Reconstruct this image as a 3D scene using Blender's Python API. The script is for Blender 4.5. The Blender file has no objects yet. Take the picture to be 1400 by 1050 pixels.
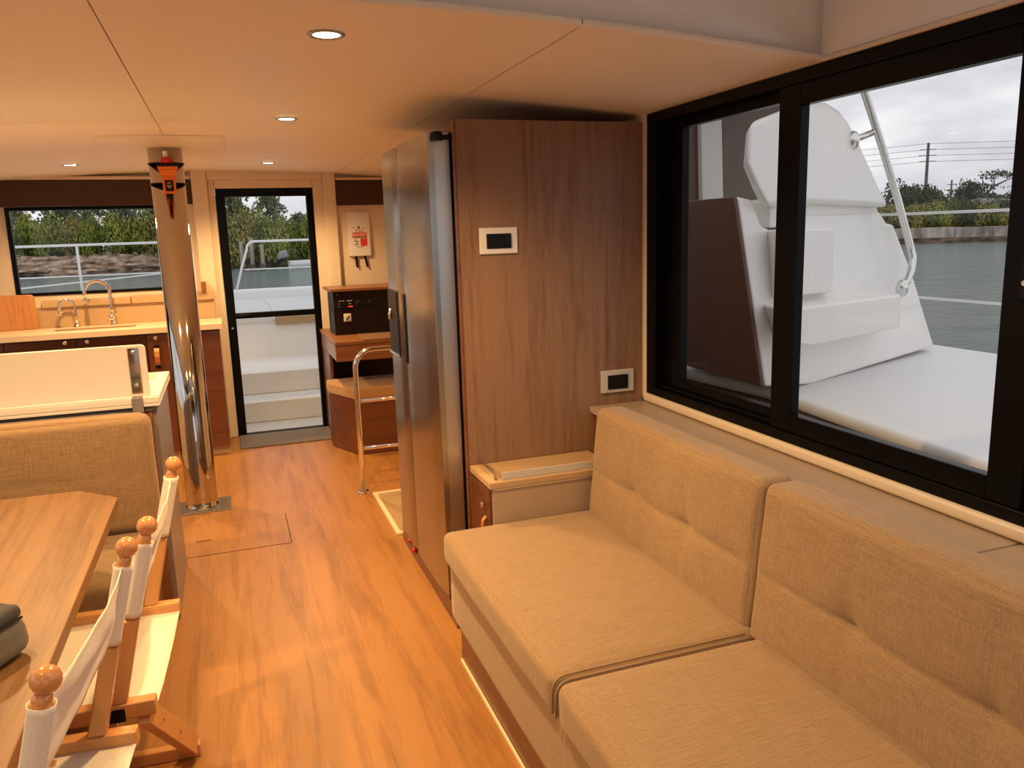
import bpy, bmesh, math, random
from mathutils import Vector, Matrix, noise
D = bpy.data
SC = bpy.context.scene
COL = SC.collection
PI = math.pi

# ------------------------------------------------------------------ camera
FPX, PITCH, ROLL, YAW = 1091.34, -0.188589, 0.030887, -0.337148
def _cam_axes():
    cx, sx = math.cos(PITCH), math.sin(PITCH); cy, sy = math.cos(ROLL), math.sin(ROLL); cz, sz = math.cos(YAW), math.sin(YAW)
    Rz = Matrix(((cz, -sz, 0), (sz, cz, 0), (0, 0, 1)))
    Rx = Matrix(((1, 0, 0), (0, cx, -sx), (0, sx, cx)))
    Ro = Matrix(((cy, 0, sy), (0, 1, 0), (-sy, 0, cy)))
    return Rz @ Rx @ Ro
CM = _cam_axes()
CAM = Vector((0, 0, 1.6))
cd = D.cameras.new('camera'); cam = D.objects.new('camera', cd); COL.objects.link(cam)
cd.sensor_width = 36; cd.lens = FPX / 1400 * 36; cd.clip_start = 0.05; cd.clip_end = 2000
r_, f_, u_ = CM.col[0], CM.col[1], CM.col[2]
cam.matrix_world = Matrix(((r_[0], u_[0], -f_[0], 0), (r_[1], u_[1], -f_[1], 0), (r_[2], u_[2], -f_[2], 1.6), (0, 0, 0, 1)))
SC.camera = cam

# ------------------------------------------------------------------ world: overcast sky with soft cloud
W = D.worlds.new('overcast_sky'); SC.world = W; W.use_nodes = True
wn, wl = W.node_tree.nodes, W.node_tree.links
wn.clear()
wo = wn.new('ShaderNodeOutputWorld'); wb = wn.new('ShaderNodeBackground'); wl.new(wb.outputs[0], wo.inputs[0])
wtc = wn.new('ShaderNodeTexCoord'); wmp = wn.new('ShaderNodeMapping'); wmp.inputs['Scale'].default_value = (2.2, 2.2, 7.5)
wl.new(wtc.outputs['Generated'], wmp.inputs[0])
wns = wn.new('ShaderNodeTexNoise'); wns.inputs['Scale'].default_value = 1.6; wns.inputs['Detail'].default_value = 7; wns.inputs['Roughness'].default_value = 0.55
wl.new(wmp.outputs[0], wns.inputs[0])
wr = wn.new('ShaderNodeValToRGB'); wl.new(wns.outputs[0], wr.inputs[0])
wr.color_ramp.elements[0].position = 0.36; wr.color_ramp.elements[0].color = (0.46, 0.455, 0.50, 1)
wr.color_ramp.elements[1].position = 0.60; wr.color_ramp.elements[1].color = (0.77, 0.76, 0.77, 1)
wl.new(wr.outputs[0], wb.inputs[0]); wb.inputs[1].default_value = 1.22
SC.view_settings.view_transform = 'Standard'; SC.view_settings.look = 'None'
SC.view_settings.gamma = 1; SC.view_settings.use_curve_mapping = False
SC.view_settings.exposure = 0.12
LAMP_W, LAMP_COL = 92.0, (1.0, 0.62, 0.255)

# ------------------------------------------------------------------ pixel helpers (distances come from the plane touched)
def ray(x, y): return CM @ Vector((x - 700, FPX, 525 - y))
def onz(x, y, v): d = ray(x, y); return CAM + d * ((v - CAM.z) / d.z)
def onx(x, y, v): d = ray(x, y); return CAM + d * ((v - CAM.x) / d.x)
def ony(x, y, v): d = ray(x, y); return CAM + d * ((v - CAM.y) / d.y)
def onp(x, y, p, n): d = ray(x, y); return CAM + d * ((Vector(p) - CAM).dot(n) / d.dot(n))

# ------------------------------------------------------------------ materials
MATS = {}
def new_mat(name):
    m = D.materials.new(name); m.use_nodes = True; MATS[name] = m
    nt = m.node_tree; b = nt.nodes['Principled BSDF']
    return m, nt, b
def plain(name, col, rough=0.5, metal=0.0, spec=0.5, bump=0.0, bscale=60, vary=0.0, coat=0.0):
    m, nt, b = new_mat(name); N, L = nt.nodes, nt.links
    b.inputs['Base Color'].default_value = (*col, 1); b.inputs['Roughness'].default_value = rough; b.inputs['Metallic'].default_value = metal
    b.inputs['Specular IOR Level'].default_value = spec; b.inputs['Coat Weight'].default_value = coat
    if bump or vary:
        tc = N.new('ShaderNodeTexCoord'); ns = N.new('ShaderNodeTexNoise'); ns.inputs['Scale'].default_value = bscale; ns.inputs['Detail'].default_value = 4
        L.new(tc.outputs['Object'], ns.inputs[0])
        if bump:
            bp = N.new('ShaderNodeBump'); bp.inputs['Strength'].default_value = bump; bp.inputs['Distance'].default_value = 0.002
            L.new(ns.outputs[0], bp.inputs['Height']); L.new(bp.outputs[0], b.inputs['Normal'])
        if vary:
            mx = N.new('ShaderNodeMix'); mx.data_type = 'RGBA'; L.new(ns.outputs[0], mx.inputs[0])
            mx.inputs[6].default_value = (*[c * (1 - vary) for c in col], 1); mx.inputs[7].default_value = (*[min(1, c * (1 + vary)) for c in col], 1)
            L.new(mx.outputs[2], b.inputs['Base Color'])
    return m
def wood(name, dark, light, axis='Z', scale=1.0, rough=0.35, rand=0.0, coat=0.0, figure=1.0, through=False):
    """wood grain running along one axis: stretched noise plus fine pores, per-board shift"""
    m, nt, b = new_mat(name); N, L = nt.nodes, nt.links
    tc = N.new('ShaderNodeTexCoord'); mp = N.new('ShaderNodeMapping'); oi = N.new('ShaderNodeObjectInfo')
    s = [14 * scale] * 3; s['XYZ'.index(axis)] = 0.9 * scale; mp.inputs['Scale'].default_value = s
    ad = N.new('ShaderNodeVectorMath'); ad.operation = 'MULTIPLY_ADD'
    L.new(oi.outputs['Random'], ad.inputs[0]); ad.inputs[1].default_value = (0, 0, 0) if through else (7.3, 3.1, 5.7)
    L.new(N.new('ShaderNodeNewGeometry').outputs['Position'] if through else tc.outputs['Object'], ad.inputs[2])
    L.new(ad.outputs[0], mp.inputs[0])
    n1 = N.new('ShaderNodeTexNoise'); n1.inputs['Scale'].default_value = 1.0; n1.inputs['Detail'].default_value = 5; n1.inputs['Distortion'].default_value = 0.9 * figure
    n2 = N.new('ShaderNodeTexNoise'); n2.inputs['Scale'].default_value = 7.0; n2.inputs['Detail'].default_value = 3
    n3 = N.new('ShaderNodeTexNoise'); n3.inputs['Scale'].default_value = 0.25; n3.inputs['Detail'].default_value = 1
    for n in (n1, n2, n3): L.new(mp.outputs[0], n.inputs[0])
    a1 = N.new('ShaderNodeMath'); a1.operation = 'MULTIPLY_ADD'; L.new(n2.outputs[0], a1.inputs[0]); a1.inputs[1].default_value = 0.45; L.new(n1.outputs[0], a1.inputs[2])
    a2 = N.new('ShaderNodeMath'); a2.operation = 'MULTIPLY_ADD'; L.new(n3.outputs[0], a2.inputs[0]); a2.inputs[1].default_value = 0.45; L.new(a1.outputs[0], a2.inputs[2])
    a3 = N.new('ShaderNodeMath'); a3.operation = 'MULTIPLY_ADD'; L.new(oi.outputs['Random'], a3.inputs[0]); a3.inputs[1].default_value = rand; L.new(a2.outputs[0], a3.inputs[2])
    cr = N.new('ShaderNodeValToRGB'); L.new(a3.outputs[0], cr.inputs[0])
    cr.color_ramp.elements[0].position = 0.66; cr.color_ramp.elements[0].color = (*dark, 1)
    cr.color_ramp.elements[1].position = 1.22; cr.color_ramp.elements[1].color = (*light, 1)
    cr.color_ramp.elements[1].position = 1.0
    mid = cr.color_ramp.elements.new(0.85); mid.color = (*[(x * 0.45 + y * 0.55) for x, y in zip(dark, light)], 1)
    L.new(cr.outputs[0], b.inputs['Base Color'])
    b.inputs['Roughness'].default_value = rough; b.inputs['Coat Weight'].default_value = coat; b.inputs['Coat Roughness'].default_value = 0.12
    bp = N.new('ShaderNodeBump'); bp.inputs['Strength'].default_value = 0.12; bp.inputs['Distance'].default_value = 0.001
    L.new(n2.outputs[0], bp.inputs['Height']); L.new(bp.outputs[0], b.inputs['Normal'])
    return m
def fabric(name, c1, c2, sx=420, axis='Z', rough=0.95):
    """woven cloth: two crossed fine stripe noises"""
    m, nt, b = new_mat(name); N, L = nt.nodes, nt.links
    tc = N.new('ShaderNodeTexCoord')
    outs = []
    for ax in range(3):
        mp = N.new('ShaderNodeMapping'); s = [sx, sx, sx]; s[ax] = sx * 0.05; mp.inputs['Scale'].default_value = s
        L.new(tc.outputs['Object'], mp.inputs[0]); n = N.new('ShaderNodeTexNoise'); n.inputs['Scale'].default_value = 1.0; n.inputs['Detail'].default_value = 1
        L.new(mp.outputs[0], n.inputs[0]); outs.append(n)
    add = N.new('ShaderNodeMath'); add.operation = 'ADD'; L.new(outs['XYZ'.index(axis)].outputs[0], add.inputs[0])
    ad2 = N.new('ShaderNodeMath'); ad2.operation = 'MULTIPLY_ADD'; L.new(outs[('XYZ'.index(axis) + 1) % 3].outputs[0], ad2.inputs[0]); ad2.inputs[1].default_value = 0.5
    L.new(ad2.outputs[0], add.inputs[1])
    L.new(outs[('XYZ'.index(axis) + 2) % 3].outputs[0], ad2.inputs[2])
    cr = N.new('ShaderNodeValToRGB'); L.new(add.outputs[0], cr.inputs[0])
    mr = N.new('ShaderNodeMapRange'); mr.inputs[1].default_value = 0.85; mr.inputs[2].default_value = 1.65; L.new(add.outputs[0], mr.inputs[0]); L.new(mr.outputs[0], cr.inputs[0])
    cr.color_ramp.elements[0].color = (*c1, 1); cr.color_ramp.elements[1].color = (*c2, 1)
    L.new(cr.outputs[0], b.inputs['Base Color']); b.inputs['Roughness'].default_value = rough
    b.inputs['Sheen Weight'].default_value = 0.25; b.inputs['Specular IOR Level'].default_value = 0.15
    bp = N.new('ShaderNodeBump'); bp.inputs['Strength'].default_value = 0.18; bp.inputs['Distance'].default_value = 0.001
    L.new(add.outputs[0], bp.inputs['Height']); L.new(bp.outputs[0], b.inputs['Normal'])
    return m
def brushed(name, col, rough=0.3, axis='Z', aniso=0.6):
    m, nt, b = new_mat(name); N, L = nt.nodes, nt.links
    b.inputs['Base Color'].default_value = (*col, 1); b.inputs['Metallic'].default_value = 1; b.inputs['Roughness'].default_value = rough
    b.inputs['Anisotropic'].default_value = aniso
    tc = N.new('ShaderNodeTexCoord'); mp = N.new('ShaderNodeMapping'); s = [500, 500, 500]; s['XYZ'.index(axis)] = 3; mp.inputs['Scale'].default_value = s
    n = N.new('ShaderNodeTexNoise'); n.inputs['Scale'].default_value = 1; L.new(tc.outputs['Object'], mp.inputs[0]); L.new(mp.outputs[0], n.inputs[0])
    bp = N.new('ShaderNodeBump'); bp.inputs['Strength'].default_value = 0.06; bp.inputs['Distance'].default_value = 0.001
    L.new(n.outputs[0], bp.inputs['Height']); L.new(bp.outputs[0], b.inputs['Normal'])
    return m
def glass(name, tint=(1, 1, 1), refl=1.0):
    """a thin pane: clear transmission with a Fresnel mirror on top"""
    m = D.materials.new(name); m.use_nodes = True; MATS[name] = m; nt = m.node_tree; N, L = nt.nodes, nt.links; N.clear()
    o = N.new('ShaderNodeOutputMaterial'); t = N.new('ShaderNodeBsdfTransparent'); t.inputs[0].default_value = (*tint, 1)
    g = N.new('ShaderNodeBsdfGlossy'); g.inputs['Roughness'].default_value = 0.01; fr = N.new('ShaderNodeFresnel'); fr.inputs[0].default_value = 1.45
    mu = N.new('ShaderNodeMath'); mu.operation = 'MULTIPLY'; L.new(fr.outputs[0], mu.inputs[0]); mu.inputs[1].default_value = refl
    mx = N.new('ShaderNodeMixShader'); L.new(mu.outputs[0], mx.inputs[0]); L.new(t.outputs[0], mx.inputs[1]); L.new(g.outputs[0], mx.inputs[2]); L.new(mx.outputs[0], o.inputs[0])
    return m
def emitter(name, col, power):
    m, nt, b = new_mat(name)
    b.inputs['Base Color'].default_value = (*col, 1); b.inputs['Emission Color'].default_value = (*col, 1); b.inputs['Emission Strength'].default_value = power
    return m

wood('floor_wood', (0.245, 0.100, 0.023), (0.40, 0.180, 0.047), 'Y', 1.1, 0.42, 0.025, through=True)
wood('panel_wood', (0.165, 0.084, 0.044), (0.275, 0.155, 0.088), 'Z', 2.0, 0.5)
wood('table_wood', (0.125, 0.058, 0.022), (0.225, 0.113, 0.046), 'Y', 1.3, 0.42)
wood('base_wood', (0.10, 0.028, 0.010), (0.19, 0.062, 0.022), 'Y', 1.2, 0.30)
wood('brown_wood_x', (0.085, 0.026, 0.011), (0.15, 0.050, 0.021), 'X', 1.2, 0.28)
wood('nav_wood', (0.16, 0.060, 0.024), (0.27, 0.11, 0.045), 'X', 1.2, 0.35)
wood('chair_wood', (0.46, 0.185, 0.055), (0.66, 0.315, 0.11), 'X', 1.2, 0.33, 0.15, coat=0.25)
wood('chair_wood_z', (0.46, 0.185, 0.055), (0.66, 0.315, 0.11), 'Z', 1.2, 0.33, 0.15, coat=0.25)
wood('board_wood', (0.42, 0.165, 0.05), (0.58, 0.26, 0.09), 'Z', 2.2, 0.45)
plain('ball_wood', (0.62, 0.27, 0.085), 0.22, coat=0.6, vary=0.15, bscale=30)
fabric('sofa_cloth', (0.27, 0.170, 0.085), (0.40, 0.265, 0.145), 330, 'Z')
fabric('seat_cloth', (0.27, 0.170, 0.085), (0.40, 0.265, 0.145), 330, 'X')
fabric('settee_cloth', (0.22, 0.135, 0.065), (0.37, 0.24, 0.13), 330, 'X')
fabric('stool_cloth', (0.36, 0.20, 0.09), (0.46, 0.27, 0.13), 500, 'X')
fabric('canvas', (0.80, 0.70, 0.55), (0.92, 0.85, 0.72), 600, 'Z')
fabric('bag_cloth', (0.085, 0.075, 0.065), (0.16, 0.145, 0.125), 700, 'X', 0.8)
plain('bag_dark', (0.045, 0.04, 0.042), 0.75, bump=0.3, bscale=300)
plain('ceiling_vinyl', (0.92, 0.83, 0.69), 0.5, bump=0.05, bscale=30)
plain('gelcoat', (0.88, 0.86, 0.82), 0.22, spec=0.5)
plain('cream_gelcoat', (0.76, 0.65, 0.52), 0.35)
plain('white_board', (0.74, 0.69, 0.62), 0.3)
plain('deck_white', (0.80, 0.80, 0.79), 0.45, bump=0.05, bscale=120)
plain('deck_grey', (0.66, 0.665, 0.66), 0.7, bump=0.25, bscale=400)
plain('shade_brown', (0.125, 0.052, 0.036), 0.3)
plain('taupe_panel', (0.20, 0.145, 0.115), 0.4)
plain('valance_brown', (0.055, 0.020, 0.009), 0.6)
plain('counter_cream', (0.80, 0.66, 0.47), 0.3)
plain('ledge_tan', (0.50, 0.33, 0.18), 0.45)
plain('shelf_laminate', (0.40, 0.31, 0.24), 0.33, vary=0.06, bscale=8)
plain('console_taupe', (0.42, 0.31, 0.215), 0.45)
plain('grey_laminate', (0.24, 0.195, 0.175), 0.3)
plain('cabinet_gloss', (0.075, 0.024, 0.011), 0.18, spec=0.6)
plain('black_alu', (0.0025, 0.0025, 0.003), 0.30, spec=0.14)
plain('black_plastic', (0.006, 0.0055, 0.0055), 0.4, spec=0.22)
plain('panel_black', (0.012, 0.0062, 0.0048), 0.45, spec=0.2)
plain('rubber_grey', (0.10, 0.09, 0.085), 0.6)
plain('plate_white', (0.80, 0.79, 0.76), 0.35)
plain('plate_grey', (0.55, 0.52, 0.48), 0.35)
plain('mat_grey', (0.16, 0.135, 0.12), 0.75, bump=0.5, bscale=200)
plain('mat_beige', (0.40, 0.27, 0.14), 0.8, bump=0.3, bscale=250)
plain('trim_cream', (0.82, 0.72, 0.48), 0.4)
plain('red_paint', (0.62, 0.02, 0.02), 0.4)
plain('red_print', (0.70, 0.045, 0.035), 0.5)
plain('black_print', (0.02, 0.02, 0.02), 0.5)
plain('white_print', (0.85, 0.83, 0.8), 0.5)
plain('orange_plastic', (0.86, 0.20, 0.012), 0.4)
plain('strap_leather', (0.55, 0.24, 0.07), 0.5)
plain('teal_plastic', (0.03, 0.20, 0.16), 0.4)
plain('dark_gap', (0.02, 0.012, 0.008), 0.8)
plain('rail_metal_white', (0.80, 0.80, 0.79), 0.35)
plain('chrome', (0.85, 0.82, 0.78), 0.06, 1.0)
plain('mast_steel', (0.56, 0.52, 0.48), 0.05, 1.0)
plain('steel', (0.72, 0.71, 0.69), 0.18, 1.0)
brushed('brushed_steel', (0.47, 0.455, 0.43), 0.24, 'Z')
brushed('door_edge_steel', (0.66, 0.66, 0.65), 0.34, 'Z')
plain('baseplate_alu', (0.45, 0.44, 0.43), 0.3, 0.9)
glass('window_glass', (0.97, 0.98, 0.98), 0.6)
glass('tinted_glass', (0.90, 0.90, 0.90), 0.6)
emitter('lamp_glow', (1.0, 0.80, 0.52), 14)
emitter('red_led', (1.0, 0.08, 0.04), 0.6)

# ------------------------------------------------------------------ mesh builder
OFF = {}
class B:
    def __init__(s): s.bm = bmesh.new()
    def box(s, x0, x1, y0, y1, z0, z1):
        v = [s.bm.verts.new(p) for p in ((x0, y0, z0), (x1, y0, z0), (x1, y1, z0), (x0, y1, z0), (x0, y0, z1), (x1, y0, z1), (x1, y1, z1), (x0, y1, z1))]
        for f in ((3, 2, 1, 0), (4, 5, 6, 7), (0, 1, 5, 4), (1, 2, 6, 5), (2, 3, 7, 6), (3, 0, 4, 7)): s.bm.faces.new([v[i] for i in f])
        return s
    def hexa(s, a, b):
        """solid between two polygons (same count) a -> b"""
        n = len(a); va = [s.bm.verts.new(p) for p in a]; vb = [s.bm.verts.new(p) for p in b]
        s.bm.faces.new(list(reversed(va))); s.bm.faces.new(vb)
        for i in range(n): s.bm.faces.new((va[i], va[(i + 1) % n], vb[(i + 1) % n], vb[i]))
        return s
    def prism(s, pts, d):
        d = Vector(d); a = [Vector(p) for p in pts]; return s.hexa(a, [p + d for p in a])
    def poly_z(s, pts, z0, z1): return s.hexa([(x, y, z0) for x, y in pts], [(x, y, z1) for x, y in pts])
    def quad(s, *p):
        s.bm.faces.new([s.bm.verts.new(q) for q in p]); return s
    def tube(s, path, r, n=10, cap=True, closed=False):
        path = [Vector(p) for p in path]; rs = r if isinstance(r, (list, tuple)) else [r] * len(path)
        rings = []; prev = None
        m = len(path)
        for i, p in enumerate(path):
            if closed: t = path[(i + 1) % m] - path[i - 1]
            else: t = path[min(i + 1, m - 1)] - path[max(i - 1, 0)]
            t.normalize()
            if prev is None:
                up = Vector((0, 0, 1)) if abs(t.z) < 0.9 else Vector((1, 0, 0)); a = t.cross(up).normalized()
            else: a = (prev - t * prev.dot(t)).normalized()
            prev = a; b = t.cross(a)
            rings.append([s.bm.verts.new(p + (a * math.cos(2 * PI * k / n) + b * math.sin(2 * PI * k / n)) * rs[i]) for k in range(n)])
        for i in range(m if closed else m - 1):
            A, Bq = rings[i], rings[(i + 1) % m]
            for k in range(n): s.bm.faces.new((A[k], A[(k + 1) % n], Bq[(k + 1) % n], Bq[k]))
        if cap and not closed:
            s.bm.faces.new(list(reversed(rings[0]))); s.bm.faces.new(rings[-1])
        return s
    def lathe(s, prof, c=(0, 0, 0), n=24, axis='Z', cap=True):
        c = Vector(c); rings = []
        for r, h in prof:
            ring = []
            for k in range(n):
                a = 2 * PI * k / n; x, y = r * math.cos(a), r * math.sin(a)
                q = {'Z': (x, y, h), 'X': (h, x, y), 'Y': (y, h, x)}[axis]
                ring.append(s.bm.verts.new(c + Vector(q)))
            rings.append(ring)
        for A, Bq in zip(rings, rings[1:]):
            for k in range(n): s.bm.faces.new((A[k], A[(k + 1) % n], Bq[(k + 1) % n], Bq[k]))
        if cap: s.bm.faces.new(list(reversed(rings[0]))); s.bm.faces.new(rings[-1])
        return s
    def sphere(s, c, r, n=16, sc=(1, 1, 1)):
        bmesh.ops.create_uvsphere(s.bm, u_segments=n, v_segments=max(6, n // 2), radius=r, matrix=Matrix.Translation(Vector(c)) @ Matrix.Diagonal((*sc, 1)))
        return s
    def grid(s, fn, nu, nv):
        vs = [[s.bm.verts.new(fn(i / nu, j / nv)) for j in range(nv + 1)] for i in range(nu + 1)]
        for i in range(nu):
            for j in range(nv): s.bm.faces.new((vs[i][j], vs[i + 1][j], vs[i + 1][j + 1], vs[i][j + 1]))
        return s
    def obj(s, name, mat, parent=None, bevel=0, smooth=False, seg=2, solid=0, label=None):
        me = D.meshes.new(name)
        off = Vector((0, 0, 0))
        if parent is not None: off = OFF.get(parent.name, Vector((0, 0, 0)))
        elif s.bm.verts:
            xs = [v.co for v in s.bm.verts]
            off = Vector(((min(v.x for v in xs) + max(v.x for v in xs)) / 2, (min(v.y for v in xs) + max(v.y for v in xs)) / 2, min(v.z for v in xs)))
        bmesh.ops.translate(s.bm, verts=s.bm.verts, vec=-off)
        bmesh.ops.recalc_face_normals(s.bm, faces=s.bm.faces)
        s.bm.to_mesh(me); s.bm.free()
        o = D.objects.new(name, me); COL.objects.link(o)
        mm = mat if isinstance(mat, (list, tuple)) else [mat]
        for q in mm: me.materials.append(MATS[q])
        if parent is not None: o.parent = parent; OFF[o.name] = off
        else: o.location = off; OFF[o.name] = off
        if smooth:
            for p in me.polygons: p.use_smooth = True
        if bevel:
            md = o.modifiers.new('edge', 'BEVEL'); md.width = bevel; md.segments = seg; md.limit_method = 'ANGLE'; md.angle_limit = math.radians(35)
            for p in me.polygons: p.use_smooth = True
            o.modifiers.new('wn', 'WEIGHTED_NORMAL').keep_sharp = True
        if solid:
            md = o.modifiers.new('thick', 'SOLIDIFY'); md.thickness = solid; md.offset = 0
        if label: o['label'] = label
        return o
def tag(o, label, cat, group=None):
    o['label'] = label; o['category'] = cat
    if group: o['group'] = group
    return o
def struct(o, label=None):
    o['kind'] = 'structure'
    if label: o['label'] = label
    return o
def thing(name, label, cat, loc=(0, 0, 0), group=None):
    o = D.objects.new(name, None); COL.objects.link(o); o.location = loc; o.empty_display_size = 0.1
    OFF[o.name] = Vector(loc); return tag(o, label, cat, group)
def box(name, mat, parent, x0, x1, y0, y1, z0, z1, bevel=0.003, label=None):
    return B().box(x0, x1, y0, y1, z0, z1).obj(name, mat, parent, bevel, label=label)
def copy_tree(root, loc, rotz=0.0, scale=None):
    r = root.copy(); COL.objects.link(r); r.location = loc; r.rotation_euler = (0, 0, rotz)
    if scale is not None: r.scale = scale
    for ch in list(root.children):
        c = ch.copy(); COL.objects.link(c); c.parent = r
        for g in ch.children:
            d = g.copy(); COL.objects.link(d); d.parent = c
    return r
def arc(c, r, a0, a1, n, u, v):
    c, u, v = Vector(c), Vector(u), Vector(v)
    return [c + (u * math.cos(a0 + (a1 - a0) * k / n) + v * math.sin(a0 + (a1 - a0) * k / n)) * r for k in range(n + 1)]
def cushion(name, mat, parent, x0, x1, y0, y1, z0, z1, r=0.04, puff=(0, 0, 0.02), lean=0.0, tufts=(), crease=None, seed=0, n=26, wrinkle=0.002):
    """rounded, slightly swollen cushion; tufts: (y, z) button dents on the -x face; crease: z of a pulled line on the -x face; lean: x shift per z"""
    bm = bmesh.new(); hx, hy, hz = (x1 - x0) / 2, (y1 - y0) / 2, (z1 - z0) / 2; c = Vector(((x0 + x1) / 2, (y0 + y1) / 2, (z0 + z1) / 2))
    bmesh.ops.create_cube(bm, size=2)
    bmesh.ops.subdivide_edges(bm, edges=bm.edges[:], cuts=n, use_grid_fill=True)
    def warp(t): return math.copysign(1 - (1 - abs(t)) ** 1.35, t)
    for v in bm.verts:
        q = v.co; h = (hx, hy, hz); t = [warp(q[i]) for i in range(3)]
        p = Vector([t[i] * h[i] for i in range(3)])
        rr = min(r, min(h) * 0.98)
        inner = Vector([max(-h[i] + rr, min(h[i] - rr, p[i])) for i in range(3)])
        dlt = p - inner
        if dlt.length > 1e-9: p = inner + dlt.normalized() * rr if sum(abs(dlt[i]) > 1e-9 for i in range(3)) > 1 else inner + dlt
        for i in range(3):
            j, k = (i + 1) % 3, (i + 2) % 3
            if abs(q[i]) > 0.999: p[i] += math.copysign(puff[i] * (1 - t[j] ** 4) * (1 - t[k] ** 4), q[i])
        if q.x < -0.999 and (tufts or crease is not None):
            Y, Z = p.y + c.y, p.z + c.z
            edge = (1 - t[1] ** 6) * (1 - t[2] ** 6)
            if crease is not None: p.x += 0.015 * math.exp(-abs(Z - crease) / 0.02) * edge
            for ty, tz in tufts:
                p.x += 0.020 * math.exp(-math.hypot((Y - ty) / 0.05, (Z - tz) / 0.045))
                p.x += 0.004 * math.exp(-((Y - ty) / 0.014) ** 2) * edge
        nz = noise.noise((p + Vector((seed * 3.1, seed, 0))) * 9.0)
        p += Vector((1, 0, 0.4)) * nz * wrinkle
        p.x += lean * (p.z + hz)
        v.co = p + c
    s = B(); s.bm.free(); s.bm = bm
    return s.obj(name, mat, parent, smooth=True)
def text_mesh(name, txt, size, mat, parent, origin, right, up, align='CENTER', extrude=0.0004, xs=1.0):
    cu = D.curves.new(name, 'FONT'); cu.body = txt; cu.size = size; cu.align_x = align; cu.align_y = 'CENTER'; cu.extrude = extrude
    t = D.objects.new(name, cu); COL.objects.link(t)
    bpy.context.view_layer.update()
    me = D.meshes.new_from_object(t.evaluated_get(bpy.context.evaluated_depsgraph_get()))
    D.objects.remove(t); D.curves.remove(cu)
    right, up = Vector(right).normalized(), Vector(up).normalized(); nn = right.cross(up)
    off = OFF.get(parent.name, Vector((0, 0, 0)))
    for v in me.vertices: v.co = Vector(origin) + right * v.co.x * xs + up * v.co.y + nn * v.co.z - off
    me.materials.clear(); me.materials.append(MATS[mat])
    o = D.objects.new(name, me); COL.objects.link(o); o.parent = parent; OFF[o.name] = off
    return o
rnd = random.Random(7)

# ================================================================== THE SETTING
XL, XR, YB, YF = -2.2, 1.66, -1.6, 6.83
def ceil_z(x): return 2.13 - 0.03 * x * x
# ---- floor: boards laid along the cabin over a dark base
fl = struct(B().box(XL, 1.72, YB, 6.95, -0.06, -0.004).obj('floor', 'dark_gap'))
PW, PL = 0.196, 1.26
pm = {}
i = 0; x = XL
while x < XR - 0.01:
    x1 = min(x + PW, XR); y = YB - (0.42 * (i % 3)); 
    while y < YF:
        a, b_ = max(y, YB), min(y + PL, YF)
        if b_ - a > 0.02:
            key = (round(x1 - x, 3), round(b_ - a, 3))
            if key not in pm:
                w, l = (x1 - x) / 2 - 0.00008, (b_ - a) / 2 - 0.00012
                pm[key] = B().box(-w, w, -l, l, -0.0035, 0.0).bm
                me = D.meshes.new('plank'); pm[key].to_mesh(me); pm[key].free(); me.materials.append(MATS['floor_wood']); pm[key] = me
            o = D.objects.new('plank', pm[key]); COL.objects.link(o); o.parent = fl
            o.location = Vector(((x + x1) / 2, (a + b_) / 2, 0)) - fl.location
        y += PL
    x = x1; i += 1
# lift-out bilge hatch, its seam and finger slot
seam = B().box(-0.62, 0.2045, 4.2175, 4.7145, -0.003, 0.0006).obj('hatch_seam', 'dark_gap', fl)
B().box(-0.6, 0.20, 4.222, 4.710, -0.003, 0.0014).obj('hatch_board', 'floor_wood', fl)
B().box(-0.285, -0.205, 4.43, 4.442, 0.0, 0.0022).obj('hatch_finger_slot', 'dark_gap', fl)
# ---- ceiling: cambered vinyl panels with open seams
YLIP = 1.96
ce = struct(B().grid(lambda u, v: (XL + (1.70 - XL) * u, YLIP + 0.05 + (YF + .07 - YLIP - 0.05) * v, ceil_z(XL + (1.70 - XL) * u) + 0.020), 24, 2).obj('ceiling', 'ceiling_vinyl', solid=0.02))
xb, yb = [XL, -0.232, 0.905, 1.66], [YLIP, 4.05, YF - 0.01]
for i in range(3):
    for j in range(2):
        x0, x1, y0, y1 = xb[i] + 0.0014, xb[i + 1] - 0.0014, yb[j] + 0.0016, yb[j + 1] - 0.0016
        if j == 0: y0 = YLIP
        s = B(); nx = 12
        def sect(t, z, e): return [(x0 + (x1 - x0) * k / nx + 0, t, ceil_z(x0 + (x1 - x0) * k / nx) + z) for k in range(nx + 1)]
        rings = [(y0 + .02, .022), (y0, .017), (y0, .006), (y0 + .004, .0015), (y0 + .010, 0), (y1 - .002, 0), (y1, .002), (y1, .02)]
        g = [[s.bm.verts.new(p) for p in sect(t, z, 0)] for t, z in rings]
        for A, Bq in zip(g, g[1:]):
            for k in range(nx): s.bm.faces.new((A[k], A[k + 1], Bq[k + 1], Bq[k]))
        s.obj('ceiling_panel', 'ceiling_vinyl', ce, smooth=True)
# access plate round the mast head
hp = [onz(x, y, 2.124) for x, y in ((124, 184), (157, 206), (307, 209), (306, 187))]
B().hexa([(p.x, p.y, ceil_z(p.x) - 0.007) for p in hp], [(p.x, p.y, ceil_z(p.x) + 0.002) for p in hp]).obj('mast_access_plate', 'ceiling_vinyl', ce, 0.002)
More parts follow.
